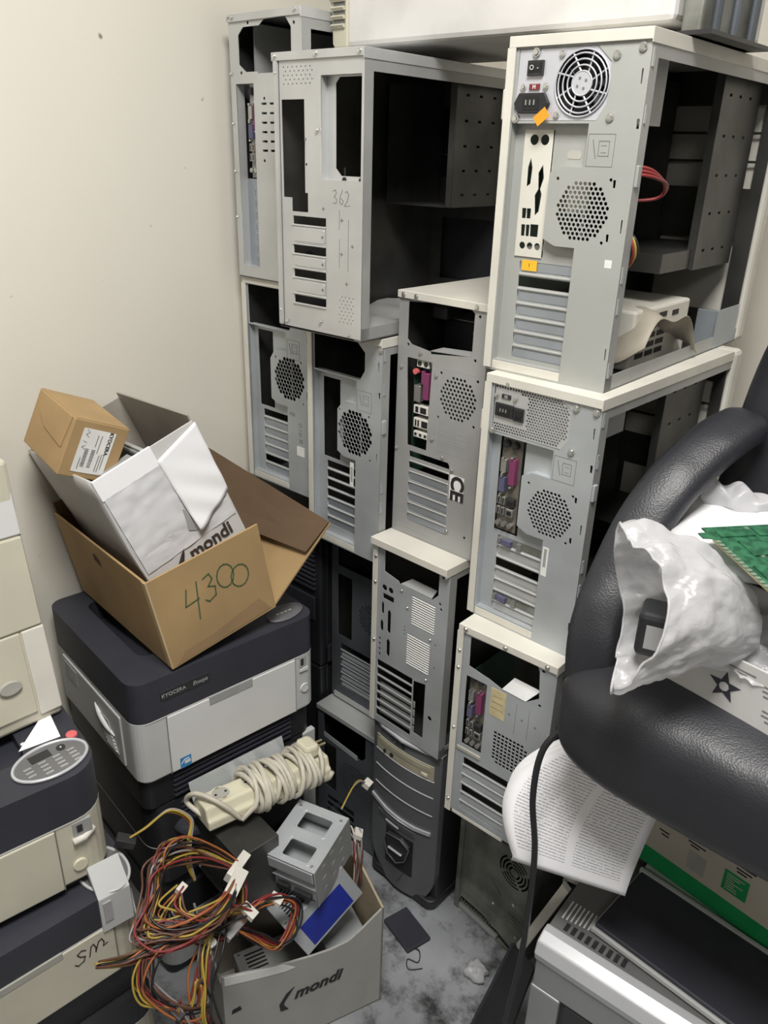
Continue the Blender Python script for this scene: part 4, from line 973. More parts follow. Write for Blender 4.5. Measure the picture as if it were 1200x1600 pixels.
# ================================================================ cartons on the printer
def carton():
    M = rvM((-.004, -.379, .737), (.184, -.008, -.087)); a, b, c = .341, .212, .172
    t = thing('carton', 'open brown cardboard carton with 4300 written in green pen', 'box', M=M)
    e = .004
    f = build('front_wall', MB().box(a-e, a, 0, b, 0, c), 'cardboard', t, bevel=.0008)
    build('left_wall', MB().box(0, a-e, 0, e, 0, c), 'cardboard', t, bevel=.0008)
    build('back_wall', MB().box(0, e, e, b, 0, c+.02), 'cardboard_shaded', t, bevel=.0008)
    build('bottom', MB().box(0, a, 0, b, -.003, 0), 'cardboard', t)
    Mi = M.inverted()
    q = [Vector((a, b, 0)), Mi @ Vector((.385, -.093, .912)), Mi @ Vector((.025, -.082, .945)), Vector((0, b, 0))]
    k = Vector((a, b, 0)).lerp(q[1], .62); k2 = q[3].lerp(q[2], .35)
    build('side_wall', MB().slab([q[0], q[1], k2, q[3]], .004), 'cardboard', t, fix=True, bevel=.0008)
    n_ = (q[1]-q[0]).cross(q[3]-q[0]).normalized()
    s_ = -1 if n_.z > 0 else 1
    off = Vector((0, -.004, .004))
    build('side_flap', MB().slab([q[1]+off, q[2]+off+Vector((0, .0, .012)), k2+off*2+Vector((0, -.012, .02)), k+off*2], .003), 'cardboard_shaded', t, fix=True, bevel=.0008)
    build('corner_tape', MB().box(a-.012, a+.0006, -.0006, .002, 0, c), 'cardboard_edge', t)
    Mf = Matrix.Translation((a+.0004, 0, 0)) @ Matrix.Rotation(PI/2, 4, 'Z')
    k = .9
    S = [[(.060, .125), (.052, .095), (.078, .098)], [(.080, .130), (.070, .060)],
         [(.092, .128), (.104, .132), (.108, .120), (.098, .110), (.110, .104), (.108, .088), (.094, .082), (.088, .088)]]
    def ring(cx, cy, rx, ry, n=14): return [(cx+rx*math.cos(2*PI*i/n+1), cy+ry*math.sin(2*PI*i/n+1)) for i in range(n+1)]
    S += [ring(.132, .112, .016, .022), ring(.158, .098, .017, .021)]
    strokes('pen_number', S, 'ink_green', f, Mf, .0022)
    build('finger_hole', MB().prism([(.14, .130), (.165, .126), (.165, .140), (.152, .148), (.14, .142)], -.0006, .0045, 'y'), 'cardboard_dark', t)
    build('lower_patch', MB().prism([(.01, .0), (b-.01, .002), (b-.03, .035), (.09, .020), (.03, .018)], -.0004, 0, 'y', Mf), 'cardboard_in', f)  # slightly darker brown patch along the lower front edge
    return t
mat('cardboard_dark', (.10, .06, .03), .8)
carton()
def white_box():
    M = rvM((-.002, -.358, .836), (.347, -.115, -.107)); a, b, c = .279, .187, .203
    t = thing('carton', 'white paper carton wrapped in shiny tape, tilted inside the brown carton', 'box', M=M); e = .003
    f = build('front_wall', MB().box(a-e, a, 0, b, -.03, c), 'box_white', t, bevel=.001)
    build('left_wall', MB().grid(lambda u, v: (a*u, .002*math.sin(u*9+v*5), -.03+(c+.03)*v), 12, 8), 'box_white', t, solid=.003, smooth=True)
    build('right_wall', MB().box(0, a-e, b-e, b, -.03, c+.01), 'cardboard_grey', t); build('back_wall', MB().box(0, e, 0, b, -.03, c), 'cardboard_grey', t); build('bottom', MB().box(0, a, 0, b, -.033, -.03), 'box_white', t)
    def bumpy(x0, y0, y1, z0, z1, s, amp=.0012):
        def fn(u, v):
            y = y0+(y1-y0)*u; z = z0+(z1-z0)*v
            return (x0+amp*(1+1.6*noise.noise(Vector((y*38*s, z*70, s*7)))+.8*noise.noise(Vector((y*110, z*130*s, 3)))), y, z)
        return fn
    build('front_tape', MB().grid(bumpy(a+.0012, .003, .110, .050, .170, 1), 22, 22), 'tape', t, smooth=True)
    build('front_tape', MB().grid(bumpy(a+.0008, .003, .183, .020, .056, 1.4), 24, 10), 'tape', t, smooth=True)
    def flap(u, v):
        top = Vector((.104+.085*u, .178+.022*u)); bot = Vector((.111+.079*u, .034+.032*u))
        w_ = top.lerp(bot, 1-v)
        return (a+.003+.009*(1-v)**2*(1-u)+.0016*math.sin(u*11+v*15)*(1-v), w_.x, w_.y)
    fl = MB().grid(flap, 18, 20)
    build('folded_flap', fl, 'paper', t, smooth=True, solid=.0012)
    build('rim_fold', MB().box(a-.002, a+.0022, .0, .105, .168, c+.002), 'paper', t, bevel=.001)
    build('torn_gap', MB().slab([(a+.0035, .096, .045), (a+.0035, .110, .036), (a+.0035, .106, .080), (a+.0035, .103, .084)], .0005), 'key_grey', t)
    Mf = Matrix.Translation((a+.0022, 0, 0)) @ Matrix.Rotation(PI/2, 4, 'Z')
    text('brand_name', 'mondi', .034, 'ink_brown', f, Mf @ T(.122, 0, .004), .0005, bold=.0007)
    build('brand_leaf', MB().prism([(.052, -.008), (.060, -.006), (.070, .012), (.074, .022), (.066, .016), (.054, .004)], -.0005, 0, 'y', Mf), 'ink_brown', f)
    # discs drives heaped inside
    for nm, lb, (x0, x1, y0, y1, z0, z1), m, rr in (('disc_drive', 'grey metal disc drive standing inside the white carton', (.05, .24, .085, .10, .06, .19), 'steel', -.25),
            ('plastic_housing', 'black plastic housing inside the white carton', (.03, .26, .02, .085, .05, .155), 'black_plastic', 0.),
            ('plastic_housing', 'small dark grey plastic lid at the rim of the white carton', (.19, .27, .035, .10, .16, .175), 'grey_plastic', .1)):
        o = thing(nm, lb, 'hardware', M=M @ Matrix.Rotation(rr*.3, 4, 'X'))
        build('body', MB().box(x0, x1, y0, y1, z0, z1), m, o, bevel=.004)
        build('rim', MB().box(x0+.01, x1-.01, y0+.004, y1-.004, z1, z1+.004), 'key_grey' if m != 'steel' else 'steel_light', o, bevel=.001)
mat('cardboard_grey', (.34, .31, .27), .85); mat('ink_brown', (.05, .035, .03), .6)
white_box()
def small_box():
    M = rvM((.038, -.462, 1.067), (-.406, .134, -.092)); a, b, c = .14, .092, .094
    t = thing('carton', 'small closed brown carton with white barcode label', 'box', M=M)
    build('body', MB().box(0, a, 0, b, 0, c), 'cardboard', t, bevel=.0015)
    build('tuck_flap', MB().prism([(.004, c-.001), (.004+.128, c-.001), (.125, .040), (.055, .047), (.03, .060), (.012, .080)], -.0018, 0, 'y'), 'cardboard', t, bevel=.0006)
    build('top_flap', MB().box(.002, a-.002, .002, b-.001, c, c+.0012), 'cardboard', t)
    Mf = Matrix.Translation((a+.0006, 0, 0)) @ Matrix.Rotation(PI/2, 4, 'Z')
    lb = build('label', MB().prism(rrect(.018, .072, .010, .083, .002, 3), -.0004, 0, 'y', Mf), 'label', t)
    text('brand_name', 'KYOCERA', .0085, 'ink', lb, Mf @ T(.0645, -.0007, .064, PI/2), .0003, bold=.0002)
    mb = MB(); random.seed(3)
    for (u0, u1) in ((.030, .036), (.041, .047)):
        z = .020
        while z < .050:
            k = random.choice((.0006, .0009, .0013)); mb.box(u0, u1, -.0007, -.0004, z, z+k, Mf); z += k+random.choice((.0007, .001))
    for (u, z0, z1) in ((.055, .015, .043), (.059, .015, .045), (.063, .020, .045), (.050, .045, .075), (.044, .055, .075), (.026, .015, .035)): mb.box(u, u+.0012, -.0007, -.0004, z0, z1, Mf)
    build('label_print', mb, 'ink_grey', lb)
    strokes('label_pen', [[(.024, .081), (.029, .077), (.024, .073), (.030, .069)], [(.023, .062), (.029, .060)], [(.028, .055), (.023, .052), (.029, .049)]], 'ink_grey', lb, Mf @ T(0, -.0004, 0), .0007)
small_box()
# ================================================================ box of supplies on the floor
def floor_box():
    M = Matrix.Translation((.35, -.423, 0)) @ Matrix.Rotation(-.36, 4, 'Z'); a, b = .19, .305
    t = thing('carton', 'grey paper carton on the floor, heaped with power supplies and wires', 'box', M=M); e = .004
    top = [(b, .255), (.285, .240), (.262, .222), (.235, .205), (.20, .203), (.16, .208), (.11, .218), (.06, .232), (.0, .25)]
    Mf = Matrix.Translation((a, 0, 0)) @ Matrix.Rotation(PI/2, 4, 'Z')
    f = build('front_wall', MB().prism([(0, 0), (b, 0)]+top, 0, e, 'y', Mf), 'box_grey', t, fix=True)
    build('rim_tear', MB().prism([(.004, .228), (.06, .212), (.11, .200), (.13, .199), (.11, .218), (.06, .232), (.004, .249)], -.0008, 0, 'y', Mf), 'label', f, fix=True)
    build('left_wall', MB().box(0, a-e, 0, e, 0, .22), 'box_grey', t); build('back_wall', MB().box(0, e, e, b-e, 0, .20), 'cardboard_grey', t)
    build('right_wall', MB().prism([(0, 0), (a, 0), (a, .255), (.10, .27), (0, .24)], b-e, b, 'y'), 'box_inside', t); build('bottom', MB().box(0, a, 0, b, 0, .004), 'box_grey', t)
    text('brand_name', 'mondi', .036, 'ink', f, Mf @ T(.172, -.0008, .128, 0), .0006, bold=.0011, shear=.32)
    build('brand_leaf', MB().prism([(.100, .100), (.115, .098), (.107, .112), (.108, .120), (.128, .150), (.112, .140), (.098, .118)], -.001, -.0002, 'y', Mf), 'ink', f, fix=True)
    build('torn_hole', MB().prism([(.012, .150), (.030, .152), (.028, .162), (.014, .160)], -.0006, 0, 'y', Mf), 'black_hole', f, fix=True)
mat('box_inside', (.42, .35, .24), .8)
floor_box()
def supply(label, M, plate_m='steel', sticker=None, vents=True, name='power_supply'):
    a, b, c = .148, .140, .083
    t = thing(name, label, 'power supply', M=M)
    build('casing', MB().box(0, a, 0, b, 0, c), plate_m, t, bevel=.0015)
    if vents:
        for k in range(15): build('vent_slit', MB().box(.012+k*.0085, .0155+k*.0085, .018, .055, c, c+.0006), 'black_hole', t)
        for k in range(15): build('vent_slit', MB().box(.012+k*.0085, .0155+k*.0085, -.0006, 0, .02, .062), 'black_hole', t)
    if sticker: build('rating_label', MB().box(a, a+.0007, .02, .118, .006, .060), sticker, t)
    for q in ((.008, .008), (.14, .008), (.008, .132), (.14, .132)): build('screw', MB().cyl((q[0], q[1], c), (q[0], q[1], c+.0015), .003, n=8), 'screw', t)
    return t
supply('steel power supply with a blue label, tilted in the floor carton', rvM((.440, -.312, .172), (.407, -.289, -.152)), 'steel', 'blue_label')
supply('grey power supply lying right under the extension socket', Matrix.Translation((.352, -.318, .292)) @ Matrix.Rotation(-.10, 4, 'Z') @ Matrix.Rotation(PI/2, 4, 'X'), 'steel_shaded')  # darkened casing carries the shade below the extension socket
supply('power supply at the bottom of the floor carton', Matrix.Translation((.405, -.380, .006)) @ Matrix.Rotation(-.36, 4, 'Z'), 'steel_grey')
supply('power supply standing on edge inside the floor carton', Matrix.Translation((.35, -.423, 0)) @ Matrix.Rotation(-.36, 4, 'Z') @ Matrix.Translation((.02, .208, .150)) @ Matrix.Rotation(-PI/2, 4, 'X'), 'steel', None, False)
def drive_cage():
    M = rvM((.486, -.350, .315), (.12, -.005, .275)); a, b, c = .104, .124, .090
    t = thing('drive_cage', 'silver metal drive cage with two square windows on top of the heap', 'drive cage', M=M)
    me = plate('top_plate', rect(0, a, 0, b), [rrect(.032, .084, .012, .046, .004, 3), rrect(.026, .082, .070, .105, .004, 3)], 'steel_bright', t, M=Matrix.Translation((0, 0, c)) @ TOPF @ Matrix.Scale(-1, 4, (0, 1, 0)), t=.0012)
    for (x0, x1, y0, y1) in ((.032, .084, .012, .046), (.026, .082, .070, .105)):
        build('window_rim', MB().tube([(u, v, c+.0006) for u, v in rrect(x0-.004, x1+.004, y0-.004, y1+.004, .006, 3)], .0009, 5, closed=True), 'steel_bright', t, smooth=True)
    Ms = Matrix.Translation((a, 0, 0)) @ Matrix.Rotation(PI/2, 4, 'Z')
    plate('side_plate', rect(0, b, 0, c), [rect(.02+i*.03, .034+i*.03, .02+j*.028, .024+j*.028) for i in range(3) for j in range(3)], 'steel_grey', t, M=Ms)
    plate('side_plate', rect(0, b, 0, c), [], 'steel_grey', t, M=Matrix.Translation((.001, 0, 0)) @ Matrix.Rotation(PI/2, 4, 'Z'))
    build('rear_plate', MB().box(0, a, b-.001, b, 0, c), 'steel_grey', t); build('shelf', MB().box(.001, a-.001, .002, b-.002, .038, .039), 'steel', t)
    build('front_lip', MB().box(.004, a-.004, -.001, .004, c-.030, c-.004), 'steel', t, bevel=.002)
    d = build('drive', MB().box(.006, a-.006, .006, b-.01, .004, .034), 'steel', t, bevel=.002)
    build('drive_board', MB().box(.01, a-.01, .004, .10, .0045, .0055), 'chip', d)
    build('power_socket', MB().box(.02, .045, -.002, .010, .010, .022).box(.055, .09, -.002, .010, .010, .020), 'chip', d)
    for u, v in ((.01, .01), (.094, .01), (.01, .112), (.094, .112)): build('screw', MB().cyl((u, v, c+.0005), (u, v, c+.002), .003, n=8), 'screw', t)
mat('steel_bright', (.66, .70, .74), .32, .5, .05, 10)
drive_cage()
def loose_cover():
    t = thing('metal_cover', 'pale blue metal cover plate leaning behind the wound extension socket', 'cover', (.350, -.36, .453))
    build('sheet', MB().slab([(.006, -.045, .0), (.030, .15, .0), (.018, .15, .045), (-.006, -.045, .045)], .0015), 'steel_bright', t, fix=True)
    build('edge_fold', MB().slab([(.006, -.045, .0), (.030, .15, .0), (.034, .15, .004), (.010, -.045, .004)], .0015), 'steel_bright', t, fix=True)
loose_cover()
def power_strip():
    M = rvM((.368, -.415, .452), (-.062, -.06, -.167)); a, b, c = .062, .252, .040
    t = thing('power_strip', 'ivory extension socket wound with its own cable', 'power strip', M=M)
    body = build('body', MB().prism([(.0, .0), (a, .0), (a, .018), (a-.006, .022), (a-.012, c), (.010, c), (.0, .022)], 0, b, 'y'), 'ivory_light', t, bevel=.004, fix=True)
    for k in range(4):
        y = .040+k*.058
        so = build('socket', MB().grid(lambda u, v: (.028+(.0185-.003*v)*math.cos(2*PI*u), y+(.0185-.003*v)*math.sin(2*PI*u), c+.0012-.010*v*0), 24, 2, cu=True), 'ivory_light', t)
        build('socket_well', MB().cyl((.028, y, c-.002), (.028, y, c+.0008), .0165, n=24), 'cream_dust', so)
        for s in (-1, 1): build('socket_hole', MB().cyl((.028, y+s*.0095, c), (.028, y+s*.0095, c+.0014), .0024, n=10), 'black_hole', so)
        for s in (-1, 1): build('earth_clip', MB().box(.028+s*.0150-.0012, .028+s*.0150+.0012, y-.003, y+.003, c, c+.002), 'brass', so)
    text('safety_mark', 'A V', .012, 'ink_grey', t, Matrix.Translation((.03, b+.0006, .018)) @ Matrix.Rotation(PI, 4, 'Z'), .0004)
    random.seed(11); pts = []
    N = 19
    for i in range(N*16+1):
        s = i/16; ph = 2*PI*s; y = .085+.150*(s/N)+.010*math.sin(s*2.1)+.006*math.sin(ph+s)
        k = 1+.10*math.sin(s*1.7)+.06*math.sin(s*4.3)
        px = .028+(.043*k)*math.cos(ph); pz = .017+(.034*k)*math.sin(ph)+.004
        pts.append((px, y, pz))
    pts = smooth_path([(.03, .004, .012), (.0, -.012, .03), (.02, -.002, c+.014), (.055, .025, c+.004), (.066, .06, .0)], 6)+pts
    build('cable', MB().tube(pts, .0046, 7), 'ivory_cord', t, smooth=True)
    build('plug', MB().prism(rrect(.006, .048, b-.048, b-.016, .010), c+.004, c+.030), 'ivory_light', t, bevel=.006)
    for s in (-.006, .006): build('plug_pin', MB().cyl((.027+s, b-.016, c+.016), (.027+s, b+.004, c+.016), .0022, n=8), 'brass', t)
power_strip()

# ---- wire looms
WC = ['red_wire', 'yellow_wire', 'black_wire', 'brown_wire', 'orange_wire', 'brown_wire', 'yellow_wire', 'black_wire', 'brown_wire', 'grey_wire']
def loom(label, path, n, spread, seed, ends=(), cols=WC, r=.0018, kind='wire_loom'):
    random.seed(seed); P = [Vector(p) for p in path]
    t = thing(kind, label, 'wires', tuple(P[-1]), 0); o = P[-1]
    for k in range(n):
        off = Vector((random.uniform(-1, 1), random.uniform(-1, 1), random.uniform(-1, 1)))*spread
        q = []
        for i, p in enumerate(P):
            e = .35 if i in (0, len(P)-1) else 1
            q.append(p-o+off*e+Vector((random.uniform(-1, 1), random.uniform(-1, 1), random.uniform(-1, 1)))*spread*.55*e)
        build('wire', MB().tube(smooth_path(q, 7), r, 5), cols[k % len(cols)], t, smooth=True)
    for i, (idx, size, m, ang) in enumerate(ends):
        sx, sy, sz = size; M_ = Matrix.Translation(P[idx]-o) @ Matrix.Rotation(ang, 4, 'Z') @ Matrix.Rotation(.4, 4, 'Y')
        c = build('plug', MB().box(-sx/2, sx/2, -sy/2, sy/2, -sz/2, sz/2, M_), m, t, bevel=.001)
        for j in range(4): build('plug_hole', MB().box(sx/2-.0005, sx/2+.0004, -sy/2+sy*(j+.3)/4, -sy/2+sy*(j+.7)/4, -sz*.25, sz*.25, M_), 'black_hole', c)
    return t
loom('thick loom of brown, red and yellow wires looping beside the scrawled printer', [(.50, -.424, .43), (.47, -.46, .465), (.46, -.50, .497), (.465, -.545, .515), (.485, -.571, .48), (.505, -.607, .455), (.525, -.59, .447), (.55, -.555, .445), (.555, -.50, .44), (.53, -.45, .44)], 26, .014, 1, [(-1, (.022, .05, .012), 'conn', .5)])
loom('wire loom running out over the pen-scrawled printer door', [(.555, -.50, .41), (.545, -.56, .425), (.53, -.61, .435), (.515, -.64, .430), (.49, -.672, .428)], 14, .008, 2, [])
loom('wires hanging from the heap down the front of the cream printer', [(.54, -.53, .43), (.53, -.60, .43), (.535, -.63, .40), (.55, -.628, .37), (.575, -.605, .34), (.585, -.57, .32), (.575, -.56, .36)], 13, .012, 3, [(4, (.03, .014, .010), 'chip', .2)])
loom('wires drooping over the left rim of the floor carton', [(.52, -.46, .40), (.55, -.52, .39), (.575, -.55, .36), (.59, -.565, .31), (.60, -.55, .24), (.59, -.53, .16), (.57, -.53, .10)], 14, .014, 4, [(0, (.022, .012, .012), 'conn', 1.0), (1, (.024, .013, .012), 'conn', 0)])
loom('red and black leads coiled in front of the blue-labelled power supply', [(.545, -.47, .37), (.56, -.44, .33), (.575, -.41, .295), (.578, -.375, .31), (.565, -.36, .345), (.555, -.39, .37), (.55, -.43, .385), (.545, -.465, .35)], 12, .008, 5, [(0, (.020, .044, .012), 'key_grey', .2), (5, (.022, .016, .014), 'conn', .4)], ['red_wire', 'black_wire', 'red_wire', 'orange_wire', 'grey_wire', 'black_wire', 'red_wire', 'yellow_wire'], .0018)
loom('red and violet leads arching down from the white plug', [(.50, -.424, .43), (.515, -.43, .40), (.53, -.45, .37), (.545, -.485, .365), (.54, -.53, .40), (.515, -.545, .43)], 14, .009, 6, [(0, (.016, .052, .022), 'conn', .35)], ['red_wire', 'brown_wire', 'grey_wire', 'red_wire', 'yellow_wire', 'brown_wire'])
loom('thin pair of leads bridging from the scrawled printer to the heap', [(.405, -.562, .525), (.415, -.53, .535), (.42, -.49, .545), (.44, -.466, .523), (.455, -.48, .50), (.47, -.496, .476), (.48, -.493, .44)], 4, .003, 7, [(0, (.03, .018, .014), 'chip', .9)], ['yellow_wire', 'red_wire', 'yellow_wire', 'grey_wire'])
loom('loose leads with small white plugs in the middle of the tangle', [(.50, -.53, .47), (.51, -.56, .455), (.535, -.55, .44), (.55, -.51, .42), (.55, -.475, .41), (.56, -.45, .40)], 12, .016, 8, [(0, (.012, .016, .012), 'conn', .3), (5, (.028, .016, .012), 'conn', .2), (3, (.020, .012, .010), 'conn', 1.2)])
loom('wire strand trailing down to the floor by the carton', [(.575, -.60, .35), (.585, -.60, .30), (.58, -.59, .22), (.565, -.575, .12), (.56, -.56, .03), (.555, -.545, .008)], 11, .012, 9, [(-1, (.02, .012, .010), 'conn', .3)])
loom('yellow lead with a white plug by the honeycomb case', [(.52, -.20, .41), (.50, -.15, .415), (.49, -.12, .405), (.492, -.10, .385)], 2, .002, 10, [(-1, (.016, .016, .014), 'conn', .2)], ['yellow_wire', 'grey_wire'])
loom('bundle of pale and brown leads stuffed at the corner of the floor carton', [(.50, -.16, .30), (.53, -.165, .33), (.545, -.175, .31), (.555, -.185, .27), (.55, -.19, .22)], 7, .010, 12, [(1, (.016, .02, .012), 'conn', .7)], ['grey_wire', 'ivory_cord', 'brown_wire', 'red_wire'])

# ================================================================ chair and the pile around it
def superpad(cx, cy, cz, ax, ay, az, e1=.45, e2=.40, n=40, m=24, warp=None):
    def sp(c, e): return math.copysign(abs(c)**e, c)
    def fn(u, v):
        th = 2*PI*u; ph = -PI/2+PI*v
        x = ax*sp(math.cos(ph), e1)*sp(math.cos(th), e2); y = ay*sp(math.cos(ph), e1)*sp(math.sin(th), e2); z = az*sp(math.sin(ph), e1)
        if warp: x, y, z = warp(x, y, z)
        return (cx+x, cy+y, cz+z)
    return MB().grid(fn, n, m, cu=True)
def chair():
    t = thing('armchair', 'black leather office armchair resting on the white carton with a green stripe', 'chair', (1.15, .02, .655))
    o = Vector((1.15, .02, .655))
    def L(mb): mb.v = [tuple(Vector(p)-o) for p in mb.v]; return mb
    def wp(x, y, z): return (x, y, z + (.020 if y < -.10 else .020*max(0, (-y)/.10))*(1 if z > 0 else .3) - .10*(x/.30)**2*0)
    build('seat', L(superpad(1.178, .03, .832, .288, .262, .092, .60, .36, 56, 30, wp)), 'leather', t, smooth=True, sub=1)
    pts = [(p[0], p[1], p[2]) for p in smooth_path([(.945, -.155, .84), (.932, -.150, .925), (.926, -.132, .972), (.925, -.10, 1.017), (.929, -.06, 1.075), (.941, -.02, 1.124), (.957, .03, 1.162), (.972, .07, 1.185), (.988, .12, 1.198)], 7)]
    mb = MB(); P = [Vector(p) for p in pts]; m = len(P); n = 16; vs = []; fs = []
    for i, p in enumerate(P):
        tg = (P[min(i+1, m-1)]-P[max(i-1, 0)]).normalized(); side = Vector((1, .25, 0)); side = (side-tg*side.dot(tg)).normalized(); nn = tg.cross(side)
        k = 1 if i < m-4 else (.95, .85, .65, .35)[i-(m-4)]
        for j in range(n):
            a = 2*PI*j/n; ca, sa = math.cos(a), math.sin(a)
            vs.append(p+side*.036*k*math.copysign(abs(ca)**.7, ca)+nn*.021*k*math.copysign(abs(sa)**.8, sa))
    for i in range(m-1):
        for j in range(n): fs.append((i*n+j, i*n+(j+1) % n, (i+1)*n+(j+1) % n, (i+1)*n+j))
    fs += [tuple(range(n))[::-1], tuple((m-1)*n+j for j in range(n))]
    mb.add(vs, fs); build('armrest', L(mb), 'leather', t, smooth=True)
    mb2 = MB(); mb2.add([(2*1.165-v[0], v[1], v[2]) for v in vs], [f[::-1] for f in fs]);
    mb2.v = [tuple(Vector((2*1.165-v[0], v[1], v[2]))-o) for v in vs]; build('armrest', mb2, 'leather', t, smooth=True)
    def wb(x, y, z): return (x*(1-.10*max(0, z)/.33), y+z*.20, z)
    build('backrest', L(superpad(1.195, .19, 1.13, .250, .085, .30, .5, .45, 44, 26, wb)), 'leather', t, smooth=True, sub=1)
    build('seat_base', L(MB().box(.99, 1.34, -.06, .20, .655, .76)), 'chip', t)
chair()
def chair_pile():
    # white long box with a star
    M = Matrix.Translation((.982, -.140, .927)) @ Matrix.Rotation(-.15, 4, 'Z')
    t = thing('carton', 'long white carton with a dark star emblem, lying on the armchair seat', 'box', M=M)
    w, d, h, e = .36, .18, .078, .003
    f = build('front_wall', MB().box(0, w, 0, e, 0, h), 'box_white', t, bevel=.0008)
    build('back_wall', MB().box(0, w, d-e, d, 0, h), 'box_white', t); build('left_wall', MB().box(0, e, e, d-e, 0, h), 'box_white', t); build('right_wall', MB().box(w-e, w, e, d-e, 0, h), 'box_white', t); build('bottom', MB().box(0, w, 0, d, -.002, 0), 'box_white', t)
    st = [(.118+(.020 if i % 2 == 0 else .0085)*math.sin(i*PI/5), .036+(.020 if i % 2 == 0 else .0085)*math.cos(i*PI/5)) for i in range(10)]
    build('star_emblem', MB().prism(st, -.0006, 0, 'y'), 'navy_plastic', f, fix=True)
    build('star_hole', MB().prism(disc(.118, .036, .006, 8), -.001, -.0006, 'y'), 'box_white', f)
    build('small_mark', MB().prism(disc(.030, .052, .005, 8), -.0006, 0, 'y'), 'ink', f)
    mb = MB()
    for (x0, x1, z) in ((.100, .150, .066), (.105, .140, .062), (.160, .22, .060), (.160, .215, .054), (.162, .21, .048), (.165, .20, .030), (.165, .195, .024), (.17, .19, .018)): mb.box(x0, x1, -.0006, 0, z, z+.0015)
    build('box_print', mb, 'ink_grey', f)['kind'] = 'stuff'
    # dark device inside that box
    t = thing('disc_drive', 'black device lying inside the star carton', 'hardware', (1.05, -.125, .931), -.15); build('body', MB().box(0, .20, 0, .12, 0, .055), 'black_plastic', t, bevel=.004); build('front_strip', MB().box(.01, .19, -.002, .0, .02, .03), 'grey_plastic', t)
    # stack of bright white paper
    t = thing('paper_stack', 'bright blank sheets of white paper under the green circuit board', 'paper', (.931, .044, 1.07), .32)
    random.seed(5)
    for k in range(4):
        rx = random.uniform(-.004, .004)
        def fn(u, v, k=k, rx=rx): return (.297*u+rx, -.212*v+rx, .026+k*.0016-.10*max(0, .35-u)**2-.012*v)
        build('sheet', MB().grid(fn, 10, 10), 'paper', t, smooth=True, solid=.0008)
    # green memory-like board
    M = Matrix.Translation((1.092, -.095, 1.112)) @ Matrix.Rotation(.90, 4, 'Z') @ Matrix.Rotation(.05, 4, 'X')
    t = thing('circuit_board', 'green expansion card lying on the white paper', 'circuit board', M=M)
    bd = plate('board', [(-.045, -.10), (.062, -.10), (.062, .062), (-.045, .062), (-.045, .050), (-.056, .050), (-.056, .038), (-.045, .036)], [], 'pcb', t, M=Matrix.Rotation(-PI/2, 4, 'X'), t=.0016)
    chips = [(-.035, .010, .035, .050), (.014, .050, .034, .052), (-.02, .02, -.01, .025), (.03, .055, -.03, .015), (-.035, -.01, -.06, -.03), (.0, .05, -.085, -.05)]
    for i, (a, b, c, d_) in enumerate(chips): build('chip', MB().box(a, b, c, d_, .0008, .003), 'chip' if i in (3,) else 'pcb', t, bevel=.0004)
    for k in range(16): build('contact', MB().box(-.046, -.040, -.095+k*.008, -.090+k*.008, .0008, .0012), 'solder', t)
    for k in range(22):
        a = random.uniform(-.035, .055); b = random.uniform(-.095, .055); build('component', MB().box(a, a+.004, b, b+.002+random.random()*.012, .0008, .0022), 'solder', t)
    build('board_label', MB().box(.012, .05, -.098, -.075, .0009, .0036), 'label', t)
    for q in ((.040, -.02), (.046, .02)): build('capacitor', MB().box(q[0], q[0]+.010, q[1], q[1]+.030, .0008, .004), 'brown_wire', t, bevel=.0008)
    build('edge_strip', MB().box(-.0465, -.044, -.098, .034, -.0012, .0), 'brass', t)
    # cast-off plastic bag
    t = thing('plastic_bag', 'crumpled white plastic bag gaping open on the armchair seat', 'bag', (1.005, -.235, 1.055))
    def bag(u, v):
        a = 2*PI*u
        r = 1+.09*math.sin(3*a+1)+.05*math.sin(7*a+4*v)
        r += .16*noise.noise(Vector((3.2*math.cos(a), 3.2*math.sin(a), 4*v)))+.09*abs(noise.noise(Vector((8*math.cos(a), 8*math.sin(a), 7*v))))
        k = 1-.12*v-.50*v*v; ax = Vector((.66, .70, -.06)); side = Vector((.72, -.66, 0)); up = Vector((-.10, .20, 1))
        c = ax*(.150*v)+Vector((0, 0, .012*math.sin(4*v)))
        p = c+side*(.056*k*r*math.cos(a))*(1-.25*math.sin(a))+up*(.084*k*r*math.sin(a))
        p += ax*(.018*math.sin(2*a+.5)*(1-v))
        return tuple(p)
    build('film', MB().grid(bag, 110, 60, cu=True), 'film', t, smooth=True)
    build('rim', MB().tube([tuple(Vector(bag(i/80, 0))) for i in range(80)], .0016, 5, closed=True), 'film', t, smooth=True)
    ad = thing('mains_adapter', 'black plastic adapter lying in the mouth of the plastic bag', 'adapter', (1.035, -.20, 1.0), .3)
    build('casing', MB().box(-.03, .03, -.02, .025, 0, .055), 'black_plastic', ad, bevel=.006); build('rating_label', MB().box(-.02, .02, -.0205, -.0198, .012, .042), 'key_grey', ad)
    t2 = thing('plastic_bag', 'clear crumpled plastic wrapping behind the circuit board', 'bag', (1.0, .055, 1.098))
    build('film', superpad(0, 0, .008, .048, .022, .017, .8, .8, 60, 34, lambda x, y, z: (x*(1+.16*math.sin(140*y+130*z)), y*(1+.2*math.sin(150*x)), z*(1+.35*math.sin(165*x+120*y)))), 'film', t2, smooth=True)
    t3 = thing('plastic_bag', 'grey crumpled plastic sheet spilling over the star carton', 'bag', (1.115, -.115, .998))
    build('film', MB().grid(lambda u, v: (-.045+.22*u, -.05+.10*v, .022*noise.noise(Vector((6*u, 5*v, 1)))+.012*abs(noise.noise(Vector((15*u, 11*v, 2))))+.02-.03*(1-v)**2), 50, 34), 'film', t3, smooth=True)
    t4 = thing('clip', 'small white plastic clip poking out behind the paper sheets', 'clip', (.955, .066, 1.110), .1)
